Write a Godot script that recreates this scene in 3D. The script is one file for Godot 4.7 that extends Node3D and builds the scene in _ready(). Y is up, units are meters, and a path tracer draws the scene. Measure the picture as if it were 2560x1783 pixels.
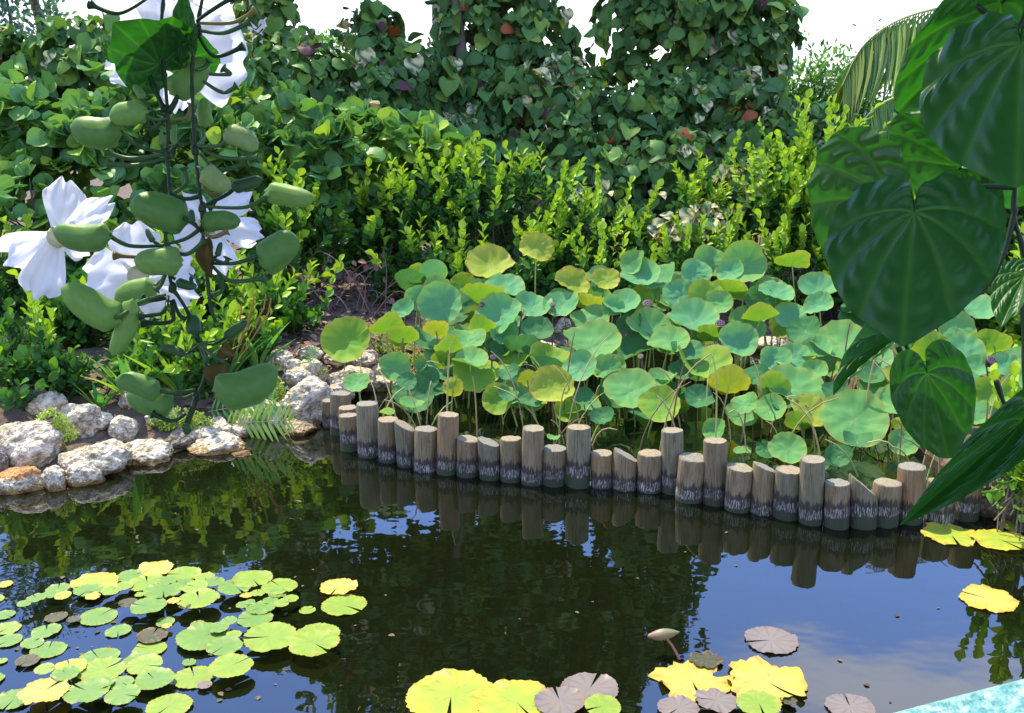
extends Node3D
# A lily pond edged with log posts, lotus behind it, a shrub bank, and two hanging clock vines close to the eye.

const FOCAL := 2459.0
const EYE := Vector3(0, 1.5, 0)
var view := Basis(Vector3.RIGHT, deg_to_rad(-14.0))
var rng := RandomNumberGenerator.new()
var used := {}
var M := {}
var nz := FastNoiseLite.new()

# ---------------------------------------------------------------- helpers
class MB:
	var v := PackedVector3Array()
	var i := PackedInt32Array()
	var uv := PackedVector2Array()
	var c := PackedColorArray()
	func grid(p: PackedVector3Array, nu: int, nv: int, cols = null, uvs = null, flip := false):
		var o := v.size()
		v.append_array(p)
		if cols != null: c.append_array(cols)
		if uvs != null: uv.append_array(uvs)
		for a in nu - 1:
			for b in nv - 1:
				var q := o + a * nv + b
				if flip: i.append_array([q, q + nv, q + 1, q + 1, q + nv, q + nv + 1])
				else: i.append_array([q, q + 1, q + nv, q + 1, q + nv + 1, q + nv])
	func tube(pts: Array, rad: Array, sides: int, col = null, cap := true):
		var o := v.size()
		var n := pts.size()
		var side := Vector3.ZERO
		for k in n:
			var d: Vector3 = (pts[mini(k + 1, n - 1)] - pts[maxi(k - 1, 0)]).normalized()
			if k == 0: side = d.cross(Vector3(0.3, 0.2, 1.0) if absf(d.z) < 0.8 else Vector3(1, 0.1, 0)).normalized()
			side = (side - d * side.dot(d)).normalized()
			var up := d.cross(side)
			for s in sides:
				var a := TAU * s / sides
				v.append(pts[k] + (side * cos(a) + up * sin(a)) * float(rad[k]))
				if col != null: c.append(col)
				uv.append(Vector2(float(s) / sides, float(k) / n))
		for k in n - 1:
			for s in sides:
				var a0 := o + k * sides + s
				var a1 := o + k * sides + (s + 1) % sides
				i.append_array([a0, a0 + sides, a1, a1, a0 + sides, a1 + sides])
		if cap:
			for e in 2:
				var ring := o + (0 if e == 0 else (n - 1) * sides)
				v.append(pts[0 if e == 0 else n - 1])
				if col != null: c.append(col)
				uv.append(Vector2.ZERO)
				var m := v.size() - 1
				for s in sides:
					if e == 0: i.append_array([m, ring + s, ring + (s + 1) % sides])
					else: i.append_array([m, ring + (s + 1) % sides, ring + s])
	func box(lo: Vector3, hi: Vector3):
		var ax := [[0, 1, 2], [1, 2, 0], [2, 0, 1]]
		for t in ax:
			for s in 2:
				var o := v.size()
				for k in 4:
					var p := Vector3.ZERO
					p[t[0]] = hi[t[0]] if s == 1 else lo[t[0]]
					p[t[1]] = hi[t[1]] if k in [1, 2] else lo[t[1]]
					p[t[2]] = hi[t[2]] if k > 1 else lo[t[2]]
					v.append(p)
				if s == 1: i.append_array([o, o + 2, o + 1, o, o + 3, o + 2])
				else: i.append_array([o, o + 1, o + 2, o, o + 2, o + 3])
	func commit() -> ArrayMesh:
		var n := PackedVector3Array()
		n.resize(v.size())
		for k in range(0, i.size(), 3):
			var f := (v[i[k + 2]] - v[i[k]]).cross(v[i[k + 1]] - v[i[k]])
			n[i[k]] += f
			n[i[k + 1]] += f
			n[i[k + 2]] += f
		for k in n.size(): n[k] = n[k].normalized() if n[k].length_squared() > 1e-20 else Vector3.UP
		var a := []
		a.resize(Mesh.ARRAY_MAX)
		a[Mesh.ARRAY_VERTEX] = v
		a[Mesh.ARRAY_NORMAL] = n
		a[Mesh.ARRAY_INDEX] = i
		if uv.size() == v.size(): a[Mesh.ARRAY_TEX_UV] = uv
		if c.size() == v.size(): a[Mesh.ARRAY_COLOR] = c
		var m := ArrayMesh.new()
		m.add_surface_from_arrays(Mesh.PRIMITIVE_TRIANGLES, a)
		return m

func atd(x: float, y: float, d: float) -> Vector3:
	return EYE + view * (Vector3(x - 1280.0, 891.5 - y, -FOCAL) * (d / FOCAL))
func onp(x: float, y: float, level := 0.0) -> Vector3:
	var r := view * Vector3(x - 1280.0, 891.5 - y, -FOCAL)
	return EYE + r * ((level - EYE.y) / r.y)
func to_px(p: Vector3) -> Vector3:
	var q := view.inverse() * (p - EYE)
	var d := -q.z
	if d < 0.05: return Vector3(-9999, -9999, d)
	return Vector3(1280.0 + q.x * FOCAL / d, 891.5 - q.y * FOCAL / d, d)
func rf(a: float, b: float) -> float: return rng.randf_range(a, b)
func rv() -> Vector3:
	var z := rf(-1, 1)
	var a := rf(0, TAU)
	var r := sqrt(1.0 - z * z)
	return Vector3(r * cos(a), z, r * sin(a))
func numbered(n: String) -> String:
	used[n] = used.get(n, -1) + 1
	return n if used[n] == 0 else "%s_%03d" % [n, used[n]]
func tag(o: Node3D, label: String, category: String, group := "", kind := ""):
	if label: o.set_meta("label", label)
	if category: o.set_meta("category", category)
	if group: o.set_meta("group", group)
	if kind: o.set_meta("kind", kind)
	return o
func thing(called: String, where: Vector3, label: String, category: String, group := "") -> Node3D:
	var o := Node3D.new()
	o.name = numbered(called)
	add_child(o)
	o.position = where
	return tag(o, label, category, group)
func put(mesh: Mesh, called: String, m: Material, parent: Node3D = null, xf := Transform3D()) -> MeshInstance3D:
	var o := MeshInstance3D.new()
	o.mesh = mesh
	o.material_override = m
	if parent == null or parent == self:
		o.name = numbered(called)
		add_child(o)
	else:
		var key := "%d/%s" % [parent.get_instance_id(), called]
		o.name = numbered(key).replace(key, called)
		parent.add_child(o, true)
	o.transform = xf
	return o
func lin(r: float, g: float, b: float) -> Color: return Color(r, g, b).linear_to_srgb()
func mat(col: Color, rough := 0.6, vc := false, back := 0.0, spec := 0.5) -> StandardMaterial3D:
	var m := StandardMaterial3D.new()
	m.albedo_color = Color(col.r, col.g, col.b).linear_to_srgb()
	m.roughness = rough
	m.metallic_specular = spec
	m.vertex_color_use_as_albedo = vc
	m.cull_mode = BaseMaterial3D.CULL_DISABLED
	if back > 0.0:
		m.backlight_enabled = true
		m.backlight = Color(back, back, back * 0.45).linear_to_srgb()
	return m
func noise_tex(seed_: int, freq: float, ramp: Array, size := 512, type := FastNoiseLite.TYPE_SIMPLEX_SMOOTH, oct := 5) -> NoiseTexture2D:
	var n := FastNoiseLite.new()
	n.seed = seed_
	n.noise_type = type
	n.frequency = freq
	n.fractal_octaves = oct
	var t := NoiseTexture2D.new()
	t.width = size
	t.height = size
	t.seamless = true
	t.noise = n
	if ramp.size():
		var g := Gradient.new()
		var off := PackedFloat32Array()
		var cols := PackedColorArray()
		for r in ramp:
			off.append(r[0])
			cols.append(Color(r[1], r[2], r[3]).linear_to_srgb())
		g.offsets = off
		g.colors = cols
		t.color_ramp = g
	return t
func bez(a: Vector3, b: Vector3, c: Vector3, n: int) -> Array:
	var out := []
	for k in n:
		var t := float(k) / (n - 1)
		out.append(a.lerp(b, t).lerp(b.lerp(c, t), t))
	return out
func smooth_path(pts: Array, per: int) -> Array:
	var out := []
	for k in pts.size() - 1:
		var p0: Vector3 = pts[maxi(k - 1, 0)]
		var p1: Vector3 = pts[k]
		var p2: Vector3 = pts[k + 1]
		var p3: Vector3 = pts[mini(k + 2, pts.size() - 1)]
		for s in per:
			out.append(p1.cubic_interpolate(p2, p0, p3, float(s) / per))
	out.append(pts[-1])
	return out
func frame(mid: Vector3, nrm: Vector3) -> Basis:   # columns: across, along the midrib, blade normal
	var y := mid.normalized()
	var z := nrm - y * nrm.dot(y)
	z = z.normalized() if z.length() > 1e-4 else y.cross(Vector3(0.3, 0.9, 0.1)).normalized()
	return Basis(y.cross(z), y, z)
const ORD := ["first", "second", "third", "fourth", "fifth", "sixth", "seventh", "eighth", "ninth", "tenth", "eleventh", "twelfth", "thirteenth", "fourteenth", "fifteenth", "sixteenth", "seventeenth", "eighteenth", "nineteenth", "twentieth", "twenty-first", "twenty-second", "twenty-third", "twenty-fourth", "twenty-fifth", "twenty-sixth", "twenty-seventh", "twenty-eighth", "twenty-ninth", "thirtieth", "thirty-first", "thirty-second", "thirty-third", "thirty-fourth", "thirty-fifth", "thirty-sixth"]

# ---------------------------------------------------------------- the order of building
func _ready():
	rng.seed = 4711
	nz.seed = 5
	nz.frequency = 1.0
	nz.fractal_octaves = 3
	camera_and_light()
	materials()
	terrain()
	posts()
	rocks()
	pillars()
	shrubs()
	palm()
	lotus()
	lily_pads()
	bank_plants()
	clock_vine_flowers()
	clock_vine_leaves()
	handrail()
	pergola()

func camera_and_light():
	var cam := Camera3D.new()
	cam.name = "camera"
	add_child(cam)
	cam.transform = Transform3D(view, EYE)
	cam.fov = rad_to_deg(2.0 * atan(891.5 / FOCAL))
	cam.near = 0.05
	cam.far = 600.0
	cam.current = true
	var sun := DirectionalLight3D.new()
	sun.name = "sun"
	add_child(sun)
	var el := deg_to_rad(60.0)
	var az := deg_to_rad(-40.0)                # measured from straight ahead, to the left
	var to_sun := Vector3(sin(az) * cos(el), sin(el), -cos(az) * cos(el))
	sun.look_at_from_position(Vector3.ZERO, -to_sun, Vector3.FORWARD)
	sun.light_energy = 1.6
	sun.light_angular_distance = 1.2
	sun.light_color = Color(1.0, 0.96, 0.84)
	sun.shadow_enabled = true
	var env := Environment.new()
	env.background_mode = Environment.BG_SKY
	env.tonemap_mode = Environment.TONE_MAPPER_LINEAR
	env.tonemap_exposure = 2.0
	env.sdfgi_enabled = true
	env.ssao_enabled = true
	env.ssil_enabled = true
	var sky := Sky.new()
	var sm := PanoramaSkyMaterial.new()
	sm.panorama = sky_picture()
	sky.sky_material = sm
	env.sky = sky
	var we := WorldEnvironment.new()
	we.name = "environment"
	we.environment = env
	add_child(we)

func sky_picture() -> ImageTexture:
	var w := 768
	var h := 384
	var im := Image.create(w, h, false, Image.FORMAT_RGBF)
	var n := FastNoiseLite.new()
	n.seed = 353
	n.frequency = 1.5
	n.fractal_octaves = 5
	for y in h:
		var el := PI * (0.5 - (y + 0.5) / h)
		for x in w:
			var a := TAU * (x + 0.5) / w
			var d := Vector3(-cos(el) * sin(a), sin(el), cos(el) * cos(a))
			var e := maxf(rad_to_deg(el), 0.0)
			var t := smoothstep(3.0, 24.0, e)
			var col := Color(1.05, 1.08, 1.12).lerp(Color(0.38, 0.68, 1.62), t)
			col = col.lerp(Color(0.28, 0.46, 1.0), smoothstep(35.0, 90.0, e))
			var q := Vector3(d.x, d.y * 2.0, d.z)
			var c := smoothstep(0.02, 0.42, n.get_noise_3dv(q))
			col = col.lerp(Color(1.3, 1.33, 1.45), c * 0.8)
			im.set_pixel(x, y, col)
	return ImageTexture.create_from_image(im)

# ---------------------------------------------------------------- materials
func materials():
	M.soil = mat(Color(1, 1, 1), 0.95, true)
	M.soil.albedo_texture = noise_tex(3, 0.02, [[0.0, 0.25, 0.24, 0.23], [0.45, 0.5, 0.47, 0.45], [0.7, 0.75, 0.7, 0.66], [1.0, 1.0, 0.95, 0.9]])
	M.soil.heightmap_enabled = true
	M.soil.heightmap_texture = noise_tex(4, 0.03, [])
	M.soil.heightmap_scale = 2.0
	M.soil.uv1_triplanar = true
	M.soil.uv1_world_triplanar = true
	M.soil.uv1_scale = Vector3(1.1, 1.1, 1.1)
	M.water = StandardMaterial3D.new()
	M.water.transparency = BaseMaterial3D.TRANSPARENCY_ALPHA
	M.water.albedo_color = Color(lin(0.004, 0.0055, 0.0015), 0.93)
	M.water.roughness = 0.015
	M.water.metallic_specular = 0.72
	M.water.heightmap_enabled = true
	M.water.heightmap_texture = noise_tex(8, 0.012, [], 512, FastNoiseLite.TYPE_SIMPLEX_SMOOTH, 3)
	M.water.heightmap_scale = 0.045
	M.water.uv1_triplanar = true
	M.water.uv1_world_triplanar = true
	M.water.uv1_scale = Vector3(0.55, 0.55, 0.9)
	M.lime = mat(Color(1, 1, 1), 0.92)
	M.lime.albedo_texture = noise_tex(13, 0.013, [[0.0, 0.10, 0.09, 0.07], [0.3, 0.30, 0.26, 0.2], [0.48, 0.52, 0.47, 0.38], [0.62, 0.66, 0.62, 0.55], [0.8, 0.5, 0.4, 0.26], [1.0, 0.78, 0.75, 0.68]], 512, FastNoiseLite.TYPE_SIMPLEX_SMOOTH, 6)
	M.lime.heightmap_enabled = true
	M.lime.heightmap_texture = noise_tex(14, 0.03, [], 512, FastNoiseLite.TYPE_SIMPLEX_SMOOTH, 6)
	M.lime.heightmap_scale = 2.5
	M.lime.uv1_triplanar = true
	M.lime.uv1_world_triplanar = true
	M.lime.uv1_scale = Vector3(2.2, 2.2, 2.2)
	M.lime.vertex_color_use_as_albedo = true
	M.white = mat(Color(0.75, 0.75, 0.74), 0.6)
	M.bark = mat(Color(0.16, 0.12, 0.09), 0.9)
	M.stem = mat(Color(0.1, 0.09, 0.045), 0.8)
	M.hib = mat(Color(1, 1, 1), 0.5, true, 0.55, 0.26)
	M.leaf = mat(Color(1, 1, 1), 0.45, true, 0.65, 0.32)
	M.lotus = mat(Color(1, 1, 1), 0.62, true, 0.75, 0.26)
	M.pad = mat(Color(1, 1, 1), 0.45, true, 0.12, 0.35)
	M.stalk = mat(Color(1, 1, 1), 0.6, true)
	M.vine = mat(Color(1, 1, 1), 0.45, true, 0.9, 0.42)
	M.vine.roughness = 0.38
	M.vine.backlight = lin(0.55, 0.9, 0.12)
	M.pod = mat(Color(1, 1, 1), 0.5, true, 0.6, 0.42)
	M.seed = mat(Color(0.02, 0.012, 0.015), 0.6)
	M.petal = mat(Color(1, 1, 1), 0.55, true, 0.7)
	M.petal.backlight = lin(0.85, 0.85, 0.9)
	M.litter = mat(Color(1, 1, 1), 0.85, true)
	M.moss = mat(Color(1, 1, 1), 0.7, true, 0.5)
	M.rail = mat(Color(1, 1, 1), 0.6)
	M.rail.albedo_texture = noise_tex(31, 0.02, [[0.0, 0.04, 0.15, 0.14], [0.4, 0.07, 0.22, 0.21], [0.6, 0.15, 0.28, 0.255], [0.78, 0.24, 0.31, 0.28], [1.0, 0.33, 0.34, 0.3]], 512, FastNoiseLite.TYPE_SIMPLEX_SMOOTH, 6)
	M.rail.heightmap_enabled = true
	M.rail.heightmap_texture = noise_tex(32, 0.05, [])
	M.rail.heightmap_scale = 0.3
	M.rail.uv1_triplanar = true
	M.rail.uv1_scale = Vector3(4, 4, 4)
	M.bark.albedo_texture = noise_tex(41, 0.05, [[0.0, 0.4, 0.4, 0.4], [1.0, 1, 1, 1]], 256)
	M.bark.uv1_triplanar = true
	M.bark.uv1_scale = Vector3(6, 2, 6)
	wood_materials()

func wood_materials():
	M.wood = []
	M.endgrain = []
	var a := FastNoiseLite.new()
	a.fractal_octaves = 4
	a.frequency = 1.0
	var bumpi := Image.create(256, 512, false, Image.FORMAT_RGB8)
	var tones := [[0.185, 0.125, 0.056], [0.15, 0.127, 0.066], [0.205, 0.118, 0.048]]
	for k in 3:
		a.seed = 60 + k
		var im := Image.create(256, 512, false, Image.FORMAT_RGB8)
		var t: Array = tones[k]
		for x in 256:
			var ang := TAU * x / 256.0
			var cx := cos(ang)
			var cz := sin(ang)
			var edge1 := a.get_noise_3d(cx * 3.0, 10.0, cz * 3.0) * 0.03 + a.get_noise_3d(cx * 14.0, 30.0, cz * 14.0) * 0.012
			var edge2 := a.get_noise_3d(cx * 4.0, 50.0, cz * 4.0) * 0.016
			for y in 512:
				var hgt := 0.56 * (1.0 - y / 512.0) - 0.06      # metres above the water line
				var g := a.get_noise_3d(cx * 9.0, hgt * 5.0, cz * 9.0)
				var fine := a.get_noise_3d(cx * 34.0, hgt * 9.0 + 7.0, cz * 34.0)
				var blot := a.get_noise_3d(cx * 2.0, hgt * 9.0 + 20.0, cz * 2.0)
				var f := 1.0 + g * 0.55 + fine * 0.55
				var col := Color(t[0] * f, t[1] * f, t[2] * f)
				col = col.lerp(Color(0.215, 0.175, 0.115), clampf(blot * 1.6, 0.0, 0.6))
				col = col.lerp(Color(0.11, 0.14, 0.09), clampf(-blot * 1.1 - 0.1, 0.0, 0.45))
				if fine < -0.42: col = col * 0.35
				var b := hgt + edge1
				if b < 0.088:                                    # stained black by old water levels, crusted with lime below
					var dark := Color(0.022, 0.018, 0.016) * (1.0 + fine)
					col = col.lerp(dark, smoothstep(0.088, 0.074, b) * (0.9 if a.get_noise_3d(cx * 5.0, 70.0, cz * 5.0) > -0.3 else 0.45))
					var cr := a.get_noise_3d(cx * 22.0, hgt * 26.0, cz * 22.0) + a.get_noise_3d(cx * 9.0, hgt * 16.0 + 3.0, cz * 9.0) * 0.7
					var bb := hgt + edge2
					if bb < 0.058 and bb > 0.020 and cr > 0.12: col = Color(0.34, 0.33, 0.3) * (0.5 + cr)
					if bb < 0.022: col = col.lerp(Color(0.028, 0.04, 0.014), 0.85)
				im.set_pixel(x, y, Color(clampf(col.r, 0, 1), clampf(col.g, 0, 1), clampf(col.b, 0, 1)).linear_to_srgb())
				if k == 0:
					var hh := clampf(0.5 + fine * 0.6 + g * 0.3, 0, 1)
					bumpi.set_pixel(x, y, Color(hh, hh, hh))
		var bt := ImageTexture.create_from_image(bumpi)
		var tx := ImageTexture.create_from_image(im)
		for tint in [Color(1, 1, 1), Color(0.82, 0.86, 0.86), Color(1.16, 1.08, 0.98)]:
			var m := mat(tint, 0.82)
			m.albedo_color = Color(minf(tint.r, 1), minf(tint.g, 1), minf(tint.b, 1)).linear_to_srgb()
			m.albedo_texture = tx
			m.heightmap_enabled = true
			m.heightmap_texture = bt
			m.heightmap_scale = 0.35
			M.wood.append(m)
	for k in 3:
		a.seed = 80 + k
		var im := Image.create(128, 128, false, Image.FORMAT_RGB8)
		var off := Vector2(0.5 + 0.08 * cos(k * 2.1), 0.5 + 0.08 * sin(k * 2.1))
		for x in 128:
			for y in 128:
				var p := Vector2(x / 128.0, y / 128.0) - off
				var r := p.length() + a.get_noise_2d(x * 0.03, y * 0.03) * 0.03
				var ring := 0.5 + 0.5 * sin(r * 70.0)
				var ang := p.angle()
				var f := 0.66 + 0.34 * ring + a.get_noise_2d(x * 0.12, y * 0.12) * 0.4
				var col := Color(0.30, 0.245, 0.145) * f
				if k == 1: col = Color(0.25, 0.225, 0.16) * f
				if k == 2: col = Color(0.33, 0.25, 0.14) * f
				var crack := absf(sin(ang * 2.5 + k + a.get_noise_2d(r * 9.0, k) * 1.2))
				if crack < 0.09 and r > 0.06 and r < 0.4: col = col * 0.3
				if r < 0.03: col = Color(0.2, 0.1, 0.05)
				col = col * 0.8
				if r > 0.43: col = col * 0.7
				im.set_pixel(x, y, Color(clampf(col.r, 0, 1), clampf(col.g, 0, 1), clampf(col.b, 0, 1)).linear_to_srgb())
		var m := mat(Color(1, 1, 1), 0.85)
		m.albedo_texture = ImageTexture.create_from_image(im)
		M.endgrain.append(m)

# ---------------------------------------------------------------- ground and water
var left_edge := []     # points of the water's edge, left to right
var back_edge := []
func edge_z(line: Array, x: float) -> float:
	if x <= line[0].x: return line[0].z + (x - line[0].x) * -0.35
	for k in line.size() - 1:
		if x <= line[k + 1].x:
			return lerpf(line[k].z, line[k + 1].z, (x - line[k].x) / maxf(line[k + 1].x - line[k].x, 1e-4))
	return line[-1].z
func ground_h(x: float, z: float) -> float:
	var join := onp(835, 1075).x
	var zl := edge_z(left_edge, x)
	var zb := edge_z(back_edge, x)
	var ze := lerpf(zl, zb, smoothstep(join - 0.15, join + 0.12, x))
	var wob := nz.get_noise_2d(x * 1.3, z * 1.3) * 0.08
	var s := z - ze + wob                                  # > 0: water
	var bed := -0.03 - 0.32 * maxf(s, 0.0)
	bed = maxf(bed, -0.85 + nz.get_noise_2d(x * 2.0, z * 2.0) * 0.08)
	var bank := 0.03 + 0.17 * smoothstep(0.15, 1.1, -s) + 0.02 * clampf(-s, 0.0, 8.0) + nz.get_noise_2d(x * 3.0 + 9.0, z * 3.0) * 0.025
	var h := lerpf(bank, bed, smoothstep(-0.12, 0.05, s))
	if x > 1.72:                                           # the bank comes forward past the last post
		var near := smoothstep(1.72, 1.9, x) * smoothstep(-3.15, -3.3, z)
		h = lerpf(h, maxf(h, 0.08), near)
	return h
func ground_hit(px: float, py: float) -> Vector3:      # where a sight line meets the bank or the water
	var r := (atd(px, py, 1.0) - EYE)
	var t := 1.5
	while t < 14.0:
		var p := EYE + r * t
		if p.y <= maxf(ground_h(p.x, p.z), -0.02): return p
		t += 0.02
	return EYE + r * 7.0
func ground_at(x: float, z: float) -> Vector3: return Vector3(x, ground_h(x, z), z)

func terrain():
	for p in [[-260, 1330], [0, 1238], [120, 1232], [270, 1182], [400, 1148], [560, 1112], [680, 1085], [800, 1062], [870, 1052]]:
		left_edge.append(onp(p[0], p[1]))
	for p in [[760, 975], [900, 960], [1030, 955], [1200, 905], [1500, 870], [1900, 866], [2150, 868], [2500, 880], [2900, 880]]:
		back_edge.append(onp(p[0], p[1]))
	var xs := []
	var zs := []
	var x := -160.0
	while x < 160.0:
		xs.append(x)
		x += 0.09 if absf(x) < 3.6 else (0.4 if x >= -8.0 and x < 8.0 else 12.0)
		if x > -8.0 and xs[-1] < -8.0: x = -8.0
	var z := 60.0
	while z > -300.0:
		zs.append(z)
		z -= (0.09 if z <= -2.4 and z > -9.0 else (0.4 if z <= 3.0 and z > -14.0 else 9.0))
		if z < 3.0 and zs[-1] > 3.0: z = 3.0
	var p := PackedVector3Array()
	var gc := PackedColorArray()
	for a in xs:
		for b in zs:
			var gp := ground_at(a, b)
			p.append(gp)
			var wet := gp.y + nz.get_noise_2d(a * 4.0, b * 4.0) * 0.03
			if wet > 0.03: gc.append(Color(0.15, 0.10, 0.062) if nz.get_noise_2d(a * 2.5, b * 2.5 + 40.0) < 0.1 else Color(0.2, 0.135, 0.085))
			elif wet > -0.16 and a < -0.5: gc.append(Color(0.27, 0.17, 0.06) if nz.get_noise_2d(a * 5.0, b * 5.0 + 9.0) > -0.1 else Color(0.2, 0.15, 0.07))   # ochre silt on the shallow shelf
			else: gc.append(Color(0.15, 0.125, 0.075))
	var mb := MB.new()
	mb.grid(p, xs.size(), zs.size(), gc, null, true)
	tag(put(mb.commit(), "ground", M.soil), "brown leaf-strewn soil bank and pond bed", "ground", "", "structure")
	mb = MB.new()
	mb.grid(PackedVector3Array([Vector3(-14, 0, -8.2), Vector3(-14, 0, 4), Vector3(14, 0, -8.2), Vector3(14, 0, 4)]), 2, 2, null, null, false)
	tag(put(mb.commit(), "pond_water", M.water), "dark still pond water mirroring plants and blue sky", "water", "", "structure")
	# fallen leaves
	rng.seed = 99
	var lm := leaf_mesh("oval", 0.5, 0.35, 0.4, 1)
	var xf := []
	var cl := []
	for k in 2600:
		var q := onp(rf(-200, 2700), rf(690, 1010), 0.2)
		if k % 3 == 0: q = onp(rf(560, 1120), rf(720, 900), 0.2)
		var gy := ground_h(q.x, q.z)
		if gy < 0.05: continue
		var b := frame(Vector3(rf(-1, 1), rf(-0.2, 0.2), rf(-1, 1)), Vector3(rf(-0.5, 0.5), 1, rf(-0.5, 0.5)))
		var s := rf(0.03, 0.075)
		xf.append(Transform3D(b.scaled(Vector3(s, s, s)), Vector3(q.x, gy + rf(0.008, 0.03), q.z)))
		cl.append([Color(0.10, 0.032, 0.02), Color(0.15, 0.055, 0.03), Color(0.17, 0.10, 0.06), Color(0.06, 0.03, 0.02), Color(0.22, 0.15, 0.1)][rng.randi() % 5])
	var lit := multi(lm, xf, cl, M.litter, "leaf_litter", self)
	tag(lit, "red-brown fallen leaves scattered over the soil bank", "leaf litter", "", "stuff")

func multi(mesh: Mesh, xf: Array, cols: Array, m: Material, called: String, parent: Node3D) -> MultiMeshInstance3D:
	var mm := MultiMesh.new()
	mm.transform_format = MultiMesh.TRANSFORM_3D
	mm.use_colors = true
	mm.mesh = mesh
	mm.instance_count = xf.size()
	for k in xf.size():
		mm.set_instance_transform(k, xf[k])
		mm.set_instance_color(k, cols[k])
	var o := MultiMeshInstance3D.new()
	o.multimesh = mm
	o.material_override = m
	if parent == self: o.name = numbered(called)
	else: o.name = called
	o.set_meta("kind", "stuff")
	parent.add_child(o, true)
	return o

# ---------------------------------------------------------------- posts
func posts():
	var list := []      # x, y of the cut top's middle, y where it meets the water, width, slant (metres across), look
	for a in [[825, 1000, 1072, 34, 0.0, 1], [852, 984, 1090, 50, 0.0, 1], [874, 1018, 1108, 44, 0.0, 0]]: list.append(a)
	for a in [[225, 1078, 1295, 104, 0.0, 0], [335, 1008, 1333, 122, 0.0, 3], [452, 1098, 1362, 116, 0.0, 1], [560, 1135, 1388, 112, 0.025, 4], [667, 1158, 1418, 130, 0.0, 0], [793, 1074, 1434, 118, 0.0, 6], [917, 1216, 1448, 134, 0.006, 7], [1048, 1232, 1466, 124, 0.018, 4], [1171, 1217, 1478, 120, 0.0, 1], [1294, 1150, 1496, 122, 0.0, 0], [1421, 1270, 1502, 134, 0.0, 1], [1564, 1150, 1512, 132, 0.0, 5], [1702, 1297, 1514, 124, 0.0, 6]]:
		list.append([780 + a[0] * 0.4253, 580 + a[1] * 0.4253, 580 + a[2] * 0.4253, a[3] * 0.4253, a[4], a[5]])
	for a in [[166, 1143, 1332, 120, 0.026, 2], [293, 1134, 1343, 124, 0.0, 0], [411, 1018, 1350, 108, 0.0, 3], [497, 1152, 1394, 138, 0.0, 2], [629, 1070, 1408, 116, 0.0, 1], [743, 1202, 1442, 126, 0.004, 0], [869, 1206, 1456, 116, 0.018, 2], [994, 1216, 1482, 130, 0.0, 4], [1119, 1158, 1508, 118, 0.0, 5], [1249, 1283, 1528, 120, 0.0, 2], [1382, 1297, 1528, 138, 0.045, 5], [1494, 1282, 1518, 134, 0.0, 0], [1622, 1198, 1503, 132, 0.0, 8]]:
		list.append([1480 + a[0] * 0.4878, 580 + a[1] * 0.4878, 580 + a[2] * 0.4878, a[3] * 0.4878, a[4], a[5]])
	for a in [[2347, 1206, 1312, 66, 0.012, 3], [2410, 1172, 1304, 60, 0.0, 2], [2462, 1167, 1292, 50, 0.0, 7]]: list.append(a)
	rng.seed = 12
	var n := 0
	for a in list:
		var front := onp(a[0], a[2])
		var dist := to_px(front).z
		var r: float = a[3] * dist / FOCAL * 0.515
		var c := front + Vector3(front.x, 0, front.z).normalized() * r
		# height of the cut top over the axis
		var ray := atd(a[0], a[1], 1.0) - EYE
		var top := EYE.y + ray.y * (Vector2(c.x, c.z).length() / Vector2(ray.x, ray.z).length())
		post_xs.append(c.x)
		one_post(c, r, top, a[4], a[5], n)
		n += 1

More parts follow.
